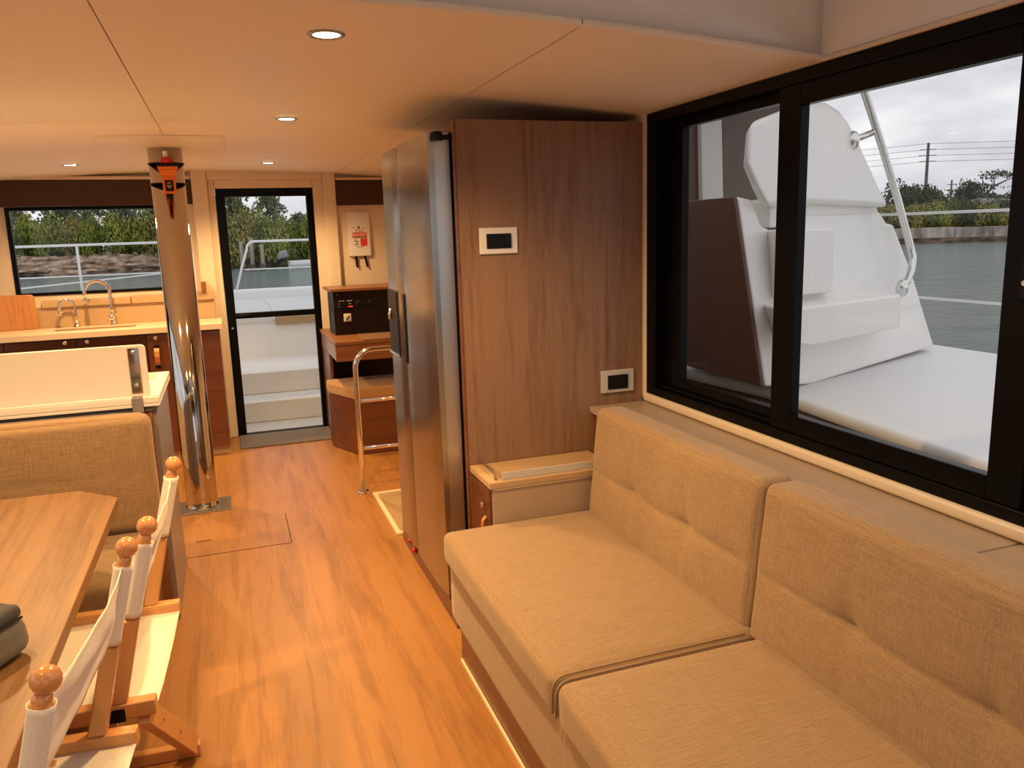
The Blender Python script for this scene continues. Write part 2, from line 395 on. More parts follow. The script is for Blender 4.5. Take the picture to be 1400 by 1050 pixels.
# raised well of the coachroof above the seating, ahead of and over the camera
well = struct(B().grid(lambda u, v: (XL + (1.70 - XL) * u, YLIP + 0.016, (ceil_z(XL + (1.70 - XL) * u) + 0.006) * (1 - v) + 2.62 * v), 30, 4).obj('wall_coachroof', 'gelcoat', smooth=True, solid=0.008))
cch = struct(B().box(XL, -0.1, YB, YLIP + 0.012, 2.60, 2.64).obj('ceiling_coachroof', 'gelcoat'), 'white coachroof with an unseen skylight added for daylight')
for a in ((-0.1, 1.72, YB, -0.7), (-0.1, 1.72, 1.35, YLIP + 0.012), (1.42, 1.72, -0.7, 1.35)): B().box(*a, 2.60, 2.64).obj('roof_panel', 'gelcoat', cch)
B().quad((-0.12, -0.72, 2.645), (1.44, -0.72, 2.645), (1.44, 1.37, 2.645), (-0.12, 1.37, 2.645)).obj('added_skylight_pane', 'window_glass', cch)  # added skylight, out of view, lets daylight down onto the sofa
struct(B().box(-3.2, 2.6, -4.6, YB, 2.45, 2.60).obj('ceiling_cockpit_added', 'gelcoat'))  # unseen cockpit roof, added to cut the sky light from aft
struct(B().box(-3.4, 2.8, -4.8, YB, -0.3, -0.02).obj('floor_cockpit', 'deck_white'))
struct(B().box(-3.2, 2.6, -4.75, -4.65, -0.02, 0.95).obj('wall_cockpit', 'gelcoat'))
# ---- right wall with the long sliding window
wr_ = struct(B().box(1.66, 1.72, YB, 3.06, 0, 0.88).obj('wall_right', 'cream_gelcoat'))
B().box(1.657, 1.70, YB, YLIP + 0.06, 2.064, 2.60).obj('upper_wall', 'gelcoat', wr_)
B().box(1.66, 1.72, YLIP, 3.06, 2.046, 2.15).obj('head_strip', 'cream_gelcoat', wr_)
B().box(1.648, 1.72, 2.975, 3.06, 0.88, 2.06).obj('side_strip', 'cream_gelcoat', wr_, 0.006)
B().box(1.66, 1.72, 3.06, 6.9, 0, 2.15).obj('forward_wall', 'cream_gelcoat', wr_)
B().box(1.640, 1.70, YB, 2.99, 0.868, 0.905).obj('window_ledge_moulding', 'cream_gelcoat', wr_, 0.012, seg=3)
B().box(1.648, 1.70, YB, YLIP, 2.047, 2.062).obj('head_moulding', 'cream_gelcoat', wr_, 0.005)
wi = struct(B().box(1.652, 1.74, YB, 2.975, 2.008, 2.046).obj('window_1', 'black_alu', bevel=0.002), 'black aluminium sliding window beside the sofa')
def wpart(n, mat, *a, bev=0.003): return box(n, mat, wi, *a, bev)
wpart('frame_rail', 'black_alu', 1.652, 1.74, YB, 2.975, 0.905, 0.938)
wpart('frame_jamb', 'black_alu', 1.652, 1.74, 2.905, 2.975, 0.938, 2.008)
wpart('frame_track', 'black_alu', 1.676, 1.684, YB, 2.905, 0.938, 0.952)
# forward sash (outer track)
for a in ((1.694, 1.728, 2.775, 2.905, 0.938, 2.008), (1.694, 1.728, 2.155, 2.20, 0.938, 2.008), (1.694, 1.728, 2.20, 2.775, 0.938, 0.988), (1.694, 1.728, 2.20, 2.775, 1.972, 2.008)):
    wpart('sash_bar', 'black_alu', *a)
# aft sash (inner track)
for a in ((1.660, 1.694, 2.055, 2.155, 0.938, 2.008), (1.660, 1.694, 1.255, 1.345, 0.938, 2.008), (1.660, 1.694, 1.345, 2.055, 0.938, 0.996), (1.660, 1.694, 1.345, 2.055, 1.945, 2.008)):
    wpart('sash_bar', 'black_alu', *a)
for a in ((1.694, 1.728, 1.20, 1.262, 0.938, 2.008), (1.694, 1.728, -0.3, 1.2, 0.938, 0.99), (1.694, 1.728, -0.3, 1.2, 1.96, 2.008), (1.694, 1.728, -0.38, -0.3, 0.938, 2.008), (1.694, 1.728, YB, -0.38, 0.938, 0.99)):
    wpart('sash_bar', 'black_alu', *a)
for mt_, px_, a, b_, z0, z1 in (('tinted_glass', 1.711, 2.19, 2.785, 0.98, 1.98), ('window_glass', 1.677, 1.335, 2.065, 0.985, 1.955), ('window_glass', 1.711, -0.31, 1.21, 0.98, 1.97)):
    B().quad((px_, a, z0), (px_, b_, z0), (px_, b_, z1), (px_, a, z1)).obj('pane', mt_, wi)
lt = wpart('latch', 'black_plastic', 1.645, 1.661, 1.268, 1.292, 1.42, 1.60)
for zz in (1.455, 1.535): B().lathe([(0.006, 0), (0.006, 0.003)], (1.642, 1.28, zz), 10, 'X').obj('latch_screw', 'steel', lt)
# ---- front wall with door and galley window
wf = struct(B().box(XL, -0.19, YF, YF + 0.07, 0, 1.25).obj('wall_front', 'cream_gelcoat'))
WX0, WX1, WZ0, WZ1 = -1.475, -0.447, 1.235, 1.882
B().box(XL, WX0, YF, YF + 0.07, 1.25, 2.16).obj('wall_panel', 'cream_gelcoat', wf)
B().box(WX1, -0.19, YF, YF + 0.07, 1.25, 2.16).obj('wall_panel', 'cream_gelcoat', wf)
B().box(WX0, WX1, YF, YF + 0.07, WZ1, 2.16).obj('wall_panel', 'cream_gelcoat', wf)
B().box(0.90, 1.72, YF, YF + 0.07, 0, 2.16).obj('wall_panel', 'cream_gelcoat', wf)
# moulded door surround standing proud of the wall, with a stepped reveal
def frame_ring(s, x0, x1, z1, ix0, ix1, iz1, y0, y1, z0=0):
    s.box(x0, ix0, y0, y1, z0, z1); s.box(ix1, x1, y0, y1, z0, z1); s.box(ix0, ix1, y0, y1, iz1, z1); return s
frame_ring(B(), -0.19, 0.905, 2.145, -0.075, 0.805, 2.065, YF - 0.055, YF + 0.07).obj('door_surround', 'cream_gelcoat', wf, 0.01)
frame_ring(B(), -0.08, 0.81, 2.07, -0.024, 0.724, 2.0, YF - 0.018, YF + 0.07).obj('door_reveal', 'cream_gelcoat', wf, 0.008)
wg = struct(frame_ring(B(), WX0, WX1, WZ1, WX0 + 0.03, WX1 - 0.03, WZ1 - 0.026, YF - 0.012, YF + 0.03, WZ0).box(WX0 + .03, WX1 - .03, YF - 0.012, YF + 0.03, WZ0, WZ0 + 0.024).obj('window_2', 'black_alu', bevel=0.006), 'galley window in a black rubber frame')
B().quad((WX0 + 0.02, YF + 0.012, WZ0 + 0.02), (WX1 - 0.02, YF + 0.012, WZ0 + 0.02), (WX1 - 0.02, YF + 0.012, WZ1 - 0.02), (WX0 + 0.02, YF + 0.012, WZ1 - 0.02)).obj('pane', 'window_glass', wg)
# door leaf in black aluminium, glazed above and below the lock rail
do = struct(B().box(-0.022, 0.046, YF - 0.012, YF + 0.04, 0.004, 2.0).obj('door_1', 'black_alu', bevel=0.003), 'black framed glazed door to the foredeck')
for a in ((0.669, 0.722, YF - 0.012, YF + 0.04, 0.004, 2.0), (0.046, 0.669, YF - 0.012, YF + 0.04, 1.936, 2.0), (0.046, 0.669, YF - 0.012, YF + 0.04, 0.972, 1.018), (0.046, 0.669, YF - 0.012, YF + 0.04, 0.004, 0.016)):
    box('door_bar', 'black_alu', do, *a)
for z0, z1 in ((1.01, 1.94), (0.012, 0.98)): B().quad((0.04, YF + 0.014, z0), (0.675, YF + 0.014, z0), (0.675, YF + 0.014, z1), (0.04, YF + 0.014, z1)).obj('pane', 'window_glass', do)
B().tube([(0.03, YF - 0.03, 1.0), (0.16, YF - 0.03, 1.003)], 0.007, 8).obj('door_handle', 'black_plastic', do, smooth=True)
B().lathe([(0.009, 0), (0.009, 0.004)], (0.012, YF - 0.016, 0.90), 10, 'Y').obj('door_lock', 'steel', do)
wbk = struct(B().box(XL, -0.9, YB - 0.05, YB, 0, 2.6).obj('wall_back_added', 'panel_wood'), 'unseen wooden aft bulkhead with a wide doorway, added to darken reflections')  # unseen dark bulkhead, added to darken what the mast reflects
B().box(1.15, 1.72, YB - 0.05, YB, 0, 2.6).obj('added_bulkhead_panel', 'panel_wood', wbk)
B().box(-0.9, 1.15, YB - 0.05, YB, 2.05, 2.6).obj('added_bulkhead_panel', 'panel_wood', wbk)
# unseen sides of the cabin (left wall with its own window opening, so daylight enters)
wl_ = struct(B().box(XL - 0.06, XL, YB, YF + 0.07, 0, 0.95).obj('wall_left', 'cream_gelcoat'))
B().box(XL - 0.06, XL, YB, YF + 0.07, 1.95, 2.62).obj('upper_wall', 'valance_brown', wl_)  # unseen brown wall and black posts, coloured to put dark stripes in the mast
for y in (YB, 2.3, 5.9): B().box(XL - 0.06, XL, y, y + (0.3 if y < 5 else 1.0), 0.95, 1.95).obj('window_post', 'black_alu', wl_)

# ================================================================== BIG FURNITURE
# ---- tall cabinet that boxes in the refrigerator
t = thing('tall_cabinet', 'tall walnut-brown wood cabinet that encloses the refrigerator', 'cabinet', (1.25, 3.5, 0))
box('side_panel', 'panel_wood', t, 0.857, 1.648, 3.0, 3.03, 0, 2.02, 0.0015)
box('side_panel', 'panel_wood', t, 0.93, 1.648, 4.03, 4.05, 0, 2.02, 0.0015)
box('back_panel', 'panel_wood', t, 1.62, 1.648, 3.03, 4.03, 0, 2.0, 0)
box('top_panel', 'panel_wood', t, 0.88, 1.648, 3.03, 4.03, 1.99, 2.01, 0.0015)
box('edge_strip', 'base_wood', t, 0.850, 0.857, 2.998, 3.03, 0, 2.02, 0.001)
box('plinth', 'brown_wood_x', t, 0.765, 0.93, 3.06, 4.02, 0.0, 0.095, 0.002)
pb = box('plinth_block', 'brown_wood_x', t, 0.765, 0.862, 2.955, 3.058, 0.0, 0.088, 0.003)
for y, z in ((3.80, 0.075), (3.70, 0.062)):
    k = B().lathe([(0.010, 0), (0.012, -0.004), (0.012, -0.016), (0.008, -0.02)], (0.765, y, z), 12, 'X').obj('valve_knob', 'red_paint', t, smooth=True)
    B().lathe([(0.014, 0), (0.014, -0.004)], (0.766, y, z - 0.006), 12, 'X').obj('knob_collar', 'black_plastic', k)
# ---- refrigerator, two tall brushed doors
f = thing('refrigerator', 'tall two-door brushed steel refrigerator with a black dispenser', 'refrigerator', (1.2, 3.52, 0.1))
box('body', 'rubber_grey', f, 0.865, 1.60, 3.065, 3.99, 0.1, 1.93, 0.004)
def fridge_door(y0, y1, notch=None):
    s = B(); n = 10; prof = []
    for k in range(n + 1):
        u = k / n; y = y0 + (y1 - y0) * u
        prof.append((0.752 - 0.006 * (1 - (2 * (3.52 - y) / 0.96) ** 2) + 0.010 * (max(0, 1 - u * n * 0.6) + max(0, 1 - (1 - u) * n * 0.6)), y))
    pts = prof + [(0.848, y1), (0.848, y0)]
    return s.poly_z(pts, 0.10, 1.98)
d1 = fridge_door(3.055, 3.608).obj('door', ['brushed_steel'], f, 0.002)
d2 = fridge_door(3.620, 3.995).obj('door', ['brushed_steel'], f, 0.002)
for dd, ya, yb2 in ((d1, 3.055, 3.608), (d2, 3.62, 3.995)):
    B().box(0.785, 0.846, ya - 0.0012, ya + 0.003, 0.103, 1.977).obj('door_edge', 'door_edge_steel', dd, 0.0008)
    B().box(0.849, 0.862, ya + 0.004, yb2 - 0.004, 0.12, 1.92).obj('gasket', 'black_plastic', dd)
# recessed grips either side of the seam and the dispenser
B().box(0.744, 0.762, 3.562, 3.606, 1.02, 1.338).obj('grip_recess', 'black_plastic', d1, 0.004)
dr = B().box(0.741, 0.77, 3.705, 3.925, 1.03, 1.343).obj('dispenser', 'black_plastic', d2, 0.006)
B().box(0.739, 0.742, 3.715, 3.915, 1.245, 1.335).obj('dispenser_screen', 'panel_black', dr, 0.001)
B().tube([(0.742, 3.86, 1.25), (0.735, 3.86, 1.225), (0.735, 3.86, 1.20)], 0.010, 10).obj('dispenser_spout', 'steel', dr, smooth=True)
B().box(0.735, 0.745, 3.71, 3.92, 1.030, 1.042).obj('drip_tray', 'steel', dr, 0.002)
hg = box('hinge', 'black_plastic', f, 0.775, 0.872, 3.036, 3.054, 1.950, 1.968, 0.003)
B().lathe([(0.019, 0), (0.019, 0.030), (0.016, 0.032)], (0.797, 3.036, 1.946), 16).obj('hinge_cap', 'black_plastic', hg, smooth=True)
# ---- wall plates on the cabinet side
p = thing('switch_plate', 'white four-gang light switch plate with black rockers on wood cabinet', 'switch', (1.012, 3.0, 1.516))
box('plate', 'plate_white', p, 0.934, 1.090, 2.990, 3.0, 1.516, 1.617, 0.003)
box('insert', 'black_plastic', p, 0.962, 1.063, 2.987, 2.992, 1.537, 1.594, 0.001)
for k in range(4):
    x = 0.9635 + k * 0.0248
    box('rocker', 'black_plastic', p, x, x + 0.0238, 2.983, 2.988, 1.539, 1.592, 0.0012)
p = thing('socket_plate', 'silver-grey socket plate with a black insert low on wood cabinet', 'socket', (1.524, 3.0, 0.916))
box('plate', 'plate_grey', p, 1.447, 1.601, 2.990, 3.0, 0.916, 1.012, 0.003)
box('insert', 'black_plastic', p, 1.477, 1.571, 2.986, 2.992, 0.931, 0.991, 0.001)
# ---- low console between cabinet and sofa
c = thing('side_console', 'low taupe console with a fiddle rail at the end of the sofa', 'cabinet', (1.1, 2.87, 0))
box('body', 'console_taupe', c, 0.872, 1.385, 2.742, 2.995, 0.0, 0.648, 0.002)
box('top', 'ledge_tan', c, 0.858, 1.385, 2.735, 2.996, 0.650, 0.676, 0.003)
box('piping', 'trim_cream', c, 0.875, 1.385, 2.738, 2.743, 0.644, 0.649, 0)
cdoor = box('door', 'brown_wood_x', c, 0.860, 0.873, 2.757, 2.985, 0.32, 0.64, 0.002)
kn = B().lathe([(0.005, 0), (0.005, -0.008), (0.011, -0.011), (0.011, -0.019), (0.007, -0.022)], (0.86, 2.80, 0.575), 14, 'X').obj('knob', 'chrome', cdoor, smooth=True)
B().tube([(0.86, 2.80, 0.525), (0.848, 2.80, 0.512), (0.845, 2.802, 0.49), (0.852, 2.805, 0.465)], 0.008, 6).obj('strap_pull', 'strap_leather', cdoor, smooth=True)
box('fiddle_rail', 'steel', c, 0.885, 0.890, 2.765, 2.985, 0.676, 0.712, 0.001)
box('fiddle_rail', 'plate_grey', c, 0.915, 1.385, 2.752, 2.757, 0.676, 0.706, 0.002)
# ---- shelf along the wall behind the sofa
sh = thing('long_shelf', 'long beige laminate shelf below the sliding window behind the sofa', 'shelf', (1.52, 1.4, 0.83))
box('shelf_board', 'shelf_laminate', sh, 1.395, 1.66, 1.241, 2.998, 0.838, 0.866, 0.004)
box('shelf_board', 'shelf_laminate', sh, 1.395, 1.66, YB, 1.236, 0.838, 0.866, 0.004)
box('shelf_front', 'brown_wood_x', sh, 1.41, 1.43, YB, 2.998, 0.55, 0.838, 0.001)
# ---- sofa
so = thing('sofa', 'tan woven fabric sofa with tufted back cushions under the window', 'sofa', (1.0, 1.2, 0))
box('plinth', 'base_wood', so, 0.715, 1.39, -0.6, 2.71, 0.0, 0.21, 0.003)
box('plinth_trim', 'trim_cream', so, 0.706, 0.7145, -0.6, 2.70, 0.0, 0.016, 0.002)
cushion('seat_skirt', 'seat_cloth', so, 0.680, 1.38, -0.6, 2.722, 0.185, 0.415, 0.02, (0.004, 0, 0), n=20, wrinkle=0.001)
for k, (a, b_) in enumerate(((1.657, 2.728), (0.57, 1.645), (-0.52, 0.56))):
    sc_ = cushion('seat_cushion', 'seat_cloth', so, 0.664, 1.275, a, b_, 0.405, 0.522, 0.028, (0.006, 0.004, 0.014), seed=k + 1, n=30, wrinkle=0.0015)
    for yy in ((a + 0.006, b_ - 0.006) if k else (a + 0.006,)):
        path = [(0.662, yy, 0.425), (0.663, yy, 0.49), (0.669, yy, 0.506), (0.68, yy, 0.517), (0.70, yy, 0.5222), (0.95, yy, 0.5235), (1.22, yy, 0.5225)]
        B().tube(path, 0.0026, 6).obj('piping', 'seat_cloth', sc_, smooth=True)
for k, (a, b_) in enumerate(((1.690, 2.70), (0.62, 1.680), (-0.45, 0.61))):
    cushion('back_cushion', 'sofa_cloth', so, 1.238, 1.352, a, b_, 0.50, 0.932, 0.026, (0.014, 0.006, 0.004), lean=0.10,
            tufts=[(a + (b_ - a) * q, 0.695) for q in (0.33, 0.67)], crease=0.695, seed=k + 5, n=70, wrinkle=0.002)
# ---- dining table
tb = thing('dining_table', 'wood-grain dining table with clipped corners beside the folding chairs', 'table', (-1.1, 1.9, 0))
tp = [(-0.427, 0.55), (-0.427, 2.985), (-0.569, 3.130), (-1.85, 3.14), (-1.95, 3.0), (-1.95, 0.55)]
B().poly_z(tp, 0.692, 0.73).obj('tabletop', 'table_wood', tb, 0.003)
for y in (1.1, 2.6):
    B().lathe([(0.26, 0), (0.26, 0.012), (0.05, 0.03), (0.045, 0.66), (0.15, 0.68), (0.15, 0.692)], (-1.15, y, 0), 24).obj('pedestal', 'steel', tb, smooth=True)
# ---- galley island that backs the settee
il = thing('galley_island', 'white-topped galley island with a taupe side behind the settee', 'island', (-1.1, 3.8, 0))
box('body', 'grey_laminate', il, -1.9, -0.318, 3.515, 4.14, 0.0, 0.948, 0.003)
box('back_board', 'nav_wood', il, -1.9, -0.335, 3.497, 3.514, 0.0, 0.93, 0.003)
ix0, ix1, iy0, iy1 = -1.9, -0.300, 3.470, 4.15
wt = B(); wt.box(ix0, ix1, iy0, iy1, 0.95, 0.962)
wt.obj('worktop', 'white_board', il, 0.002)
for a in ((ix0, ix1, iy0, iy0 + 0.035), (ix0, ix1, iy1 - 0.035, iy1), (ix1 - 0.055, ix1, iy0 + 0.036, iy1 - 0.036), (ix0, ix0 + 0.04, iy0 + 0.036, iy1 - 0.036)):
    box('worktop_rim', 'white_board', il, *a, 0.9625, 0.988, 0.004)
box('trim_strip', 'rubber_grey', il, -1.9, -0.33, 3.486, 3.497, 0.928, 0.948, 0.002)
ld = thing('splash_screen', 'white folding worktop lid standing upright on the galley island', 'splash screen', (-1.1, 3.52, 0.989))
s = B(); n = 8
def rr(x0, x1, z0, z1, r, y0, y1):
    pts = [(x0, z0), (x1, z0)] + [(x1 - r + r * math.cos(q * PI / 16), z1 - r + r * math.sin(q * PI / 16)) for q in range(9)] + [(x0 + r - r * math.sin(q * PI / 16), z1 - r + r * math.cos(q * PI / 16)) for q in range(9)]
    return B().hexa([(x, y0, z) for x, z in pts], [(x, y1, z) for x, z in pts])
rr(-1.8, -0.336, 0.9885, 1.197, 0.018, 3.515, 3.537).obj('board', 'white_board', ld, 0.003)
hs = rr(-0.402, -0.360, 0.955, 1.188, 0.008, 3.460, 3.466)
hs = B().box(-0.402, -0.360, 3.5085, 3.5148, 1.0, 1.187).obj('hinge_leaf', 'chrome', ld, 0.002)
B().box(-0.402, -0.360, 3.4625, 3.4692, 0.930, 0.990).obj('hinge_leaf', 'baseplate_alu', ld, 0.002)
B().box(-0.402, -0.360, 3.463, 3.514, 0.9885, 0.993).obj('hinge_plate', 'chrome', ld, 0.002)
for z in (1.17, 1.035): B().lathe([(0.008, 0), (0.008, -0.003), (0.004, -0.0045)], (-0.381, 3.5085, z), 12, 'Y').obj('hinge_screw', 'steel', ld, smooth=True)
# ---- settee on the near side of the island
se = thing('settee', 'tan fabric settee behind the dining table against the island', 'settee', (-1.1, 3.2, 0))
box('base', 'brown_wood_x', se, -1.9, -0.365, 2.92, 3.49, 0.0, 0.33, 0.003)
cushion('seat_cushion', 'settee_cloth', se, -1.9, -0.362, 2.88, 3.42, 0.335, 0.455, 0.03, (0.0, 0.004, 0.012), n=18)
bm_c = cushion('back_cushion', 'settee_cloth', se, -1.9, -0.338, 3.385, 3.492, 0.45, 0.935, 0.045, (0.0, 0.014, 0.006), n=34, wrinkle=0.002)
for v in bm_c.data.vertices:      # pulled seam along the middle of the back
    w = v.co + OFF[bm_c.name]
    if w.y < 3.42: v.co.y += 0.008 * math.exp(-abs(w.z - 0.70) / 0.012) * (0.25 + math.exp(-((w.x + 0.76) / 0.12) ** 2))
# ---- mast
ms = thing('mast', 'polished steel mast post running from floor plate to ceiling', 'mast', (-0.262, 5.06, 0))
box('floor_plate', 'baseplate_alu', ms, -0.43, -0.098, 4.92, 5.17, 0.001, 0.009, 0.001)
B().lathe([(0.098, 0.009), (0.098, 0.018), (0.092, 0.022), (0.0915, 0.05), (0.0915, 2.128)], (-0.262, 5.06, 0), 48).obj('tube', 'mast_steel', ms, smooth=True)
B().lathe([(0.0916, 0.0), (0.104, 0.0), (0.106, 0.004), (0.0916, 0.004)], (-0.262, 5.06, 2.1225), 40).obj('ceiling_collar', 'chrome', ms)
# ---- galley along the front wall
CY = 6.25
ct = thing('galley_worktop', 'cream galley worktop with an inset sink below the window', 'worktop', (-1.1, 6.5, 0.955))
SX0, SX1, SY0, SY1 = -1.20, -0.66, 6.42, 6.58
for a in ((XL, SX0, CY - 0.02, 6.735), (SX1, -0.062, CY - 0.02, 6.735), (SX0, SX1, CY - 0.02, SY0), (SX0, SX1, SY1, 6.735)):
    box('slab', 'counter_cream', ct, *a, 0.962, 1.0, 0)
sk = B().box(SX0, SX1, SY0, SY1, 0.86, 0.87).obj('sink_bowl', 'ledge_tan', ct)
for a in ((SX0, SX0 + .004, SY0, SY1), (SX1 - .004, SX1, SY0, SY1), (SX0, SX1, SY0, SY0 + .004), (SX0, SX1, SY1 - .004, SY1)): B().box(*a, 0.87, 0.998).obj('sink_wall', 'ledge_tan', sk)
bs = thing('backsplash', 'tan upstand with a stepped ledge behind the galley taps', 'backsplash', (-1.1, 6.76, 1.0))
box('board', 'ledge_tan', bs, XL, -0.105, 6.737, 6.755, 1.0, 1.15, 0.002)
box('ledge', 'ledge_tan', bs, -1.30, -0.70, 6.715, 6.815, 1.15, 1.198, 0.003)
box('ledge', 'ledge_tan', bs, -0.695, -0.10, 6.715, 6.815, 1.15, 1.206, 0.003)
box('ledge', 'counter_cream', bs, XL, -1.305, 6.735, 6.815, 1.15, 1.172, 0.003)
units = ((XL, -1.474, 'galley base cabinet at the outer end of the worktop'), (-1.470, -1.032, 'galley base cabinet below the chopping board with a knob at its edge'), (-1.028, -0.581, 'galley base cabinet below the sink taps with a chrome knob'), (-0.577, -0.085, 'galley base cabinet by the mast with a leather strap pull'))
for k, (a, b_, lab) in enumerate(units):
    g = thing('base_cabinet', lab, 'cabinet', ((a + b_) / 2, 6.5, 0))
    box('carcass', 'brown_wood_x', g, a, b_, CY + 0.022, 6.73, 0.075, 0.960, 0)
    box('toe_kick', 'ledge_tan', g, a, b_, CY + 0.06, CY + 0.09, 0.0, 0.074, 0)
    if k < 3:
        dr = box('drawer', 'cabinet_gloss', g, a, b_, CY, CY + 0.02, 0.70, 0.948, 0.002)
        kx = (b_ - 0.065) if k == 1 else (a + 0.07)
        B().lathe([(0.004, 0), (0.004, -0.01), (0.015, -0.013), (0.015, -0.02), (0.008, -0.025)], (kx, CY, 0.932), 14, 'Y').obj('knob', 'chrome', dr, smooth=True)
        box('door', 'cabinet_gloss', g, a, b_, CY, CY + 0.02, 0.08, 0.695, 0.002)
    else:
        dd = box('door', 'brown_wood_x', g, a, b_, CY, CY + 0.02, 0.08, 0.948, 0.002)
        B().lathe([(0.004, 0), (0.004, -0.01), (0.015, -0.013), (0.015, -0.02), (0.008, -0.025)], (-0.518, CY, 0.925), 14, 'Y').obj('knob', 'chrome', dd, smooth=True)
        B().prism([(-0.537, CY - 0.001, 0.855), (-0.537, CY - 0.024, 0.83), (-0.537, CY - 0.03, 0.79), (-0.537, CY - 0.024, 0.75), (-0.537, CY - 0.001, 0.725), (-0.537, CY - 0.001, 0.735), (-0.537, CY - 0.02, 0.755), (-0.537, CY - 0.025, 0.79), (-0.537, CY - 0.02, 0.825), (-0.537, CY - 0.001, 0.845)], (0.034, 0, 0)).obj('strap_pull', 'strap_leather', dd)
        for z in (0.86, 0.715): B().box(-0.539, -0.501, CY - 0.004, CY, z - 0.012, z + 0.012).obj('strap_clip', 'black_plastic', dd, 0.001)
# taps
def tap(name, lab, x, y, h, r, reach, ang, tr, lever):
    t = thing(name, lab, 'tap', (x, y, 1.0))
    B().lathe([(0.026, 0), (0.026, 0.006), (0.018, 0.012), (0.017, 0.07 if lever else 0.02), (tr, 0.08 if lever else 0.03)], (x, y, 1.0), 18).obj('tap_base', 'chrome', t, smooth=True)
    dx, dy = math.cos(ang), math.sin(ang)
    top = Vector((x + dx * r, y + dy * r, 1.0 + h - r))
    path = [(x, y, 1.02)] + [(x, y, 1.0 + (h - r) * q) for q in (0.5, 0.9)] + arc(top, r, PI, 0.0, 12, (dx, dy, 0), (0, 0, 1))
    e = path[-1]; path.append(Vector(e) + Vector((0, 0, -reach)))
    B().tube(path, tr, 12).obj('spout', 'chrome', t, smooth=True)
    B().lathe([(tr * 1.25, 0), (tr * 1.25, -0.03), (tr, -0.032)], (e[0], e[1], e[2] - reach + 0.01), 14).obj('spout_tip', 'chrome', t, smooth=True)
    if lever:
        lv = B().sphere((x - 0.004, y - 0.02, 1.062), 0.024, 14).obj('mixer_body', 'chrome', t, smooth=True)
        B().tube([(x + 0.012, y - 0.025, 1.07), (x + 0.06, y - 0.04, 1.11)], [0.006, 0.0035], 8).obj('lever', 'chrome', lv, smooth=True)
    return t
tap('mixer_tap', 'tall chrome swan-neck mixer tap with a side lever', -0.83, 6.66, 0.335, 0.085, 0.055, PI + 0.25, 0.0125, True)
tap('filter_tap', 'small chrome hook-necked filter tap beside the tall mixer', -1.075, 6.66, 0.205, 0.05, 0.04, PI + 0.25, 0.011, False)
# chopping board
cb = thing('chopping_board', 'wooden chopping board leaning on the galley backsplash', 'chopping board', (-1.6, 6.69, 1.0))
o = rr(-1.86, -1.335, 1.001, 1.255, 0.035, 6.690, 6.710).obj('board', 'board_wood', cb, 0.004)
tg = B().lathe([(0.020, 0), (0.020, -0.006), (0.010, -0.007)], (-1.585, 6.69, 1.215), 18, 'Y').obj('hanging_ring', 'teal_plastic', cb, smooth=True)
# valances above the windows
v1 = tag(B().poly_z([(XL, YF - 0.12), (-0.9, YF - 0.06), (-0.192, YF - 0.03), (-0.192, YF - 0.002), (XL, YF - 0.002)], 1.885, 2.068).obj('window_valance', 'valance_brown', bevel=0.002), 'dark brown fabric valance above the galley window', 'valance')
v2 = tag(B().box(0.909, 1.64, YF - 0.03, YF - 0.002, 1.855, 2.052).obj('window_valance', 'valance_brown', bevel=0.002), 'dark brown valance above the fire blanket', 'valance')
struct(B().poly_z([(XL, YF - 0.13), (-0.9, YF - 0.07), (-0.192, YF - 0.04), (-0.192, YF - 0.002), (XL, YF - 0.002)], 2.072, 2.098).obj('trim_1', 'cream_gelcoat', bevel=0.006), 'pale rail over the galley valance')
struct(B().box(0.909, 1.64, YF - 0.045, YF - 0.002, 2.056, 2.078).obj('trim_2', 'cream_gelcoat', bevel=0.006), 'pale rail over the short valance')
bw = tag(B().poly_z([(-0.19, YF - 0.15), (-0.155, YF - 0.13), (-0.155, YF - 0.06), (-0.19, YF - 0.06)], 1.207, 1.29).obj('corner_bracket', 'nav_wood', bevel=0.003), 'small brown wooden bracket on the ledge beside the mast', 'bracket')
# ---- nav station
dk = thing('chart_desk', 'brown wooden chart desk below the instrument panel', 'desk', (1.1, 6.2, 0))
box('desk_top', 'nav_wood', dk, 0.695, 1.64, 5.83, 6.80, 0.826, 0.85, 0.003)
box('desk_body', 'nav_wood', dk, 0.705, 1.64, 5.845, 6.80, 0.705, 0.824, 0.002)
box('side_facing', 'grey_laminate', dk, 0.700, 0.705, 5.86, 6.38, 0.712, 0.820, 0.001)
box('desk_lid', 'panel_wood', dk, 0.91, 1.45, 5.832, 6.20, 0.8505, 0.858, 0.002)
box('back_board', 'valance_brown', dk, 0.72, 1.64, 6.70, 6.72, 0.0, 0.70, 0)
box('side_board', 'brown_wood_x', dk, 0.705, 0.73, 6.32, 6.80, 0.0, 0.70, 0.002)
ip = thing('instrument_panel', 'dark brown instrument panel box standing on the chart desk', 'panel', (1.2, 6.4, 0.85))
box('housing', 'panel_black', ip, 0.758, 1.64, 6.25, 6.60, 0.8505, 1.185, 0.003)
box('top_board', 'nav_wood', ip, 0.735, 1.64, 6.235, 6.70, 1.186, 1.208, 0.003)
box('side_hinge', 'steel', ip, 0.752, 0.758, 6.30, 6.33, 0.97, 1.03, 0.001)
dsp = box('display', 'black_plastic', ip, 0.79, 0.905, 6.244, 6.25, 1.055, 1.12, 0.001)
for k, (a, b_, z, w) in enumerate(((0.80, 0.815, 1.112, .003), (0.825, 0.84, 1.112, .003), (0.86, 0.90, 1.112, .003), (0.87, 0.892, 1.09, .003), (0.795, 0.80, 1.09, .004), (0.795, 0.80, 1.07, .004))):
    B().box(a, b_, 6.2425, 6.244, z, z + w).obj('display_mark', 'white_print', dsp)
B().box(0.868, 0.902, 6.2425, 6.244, 1.066, 1.073).obj('display_readout', 'red_led', dsp)
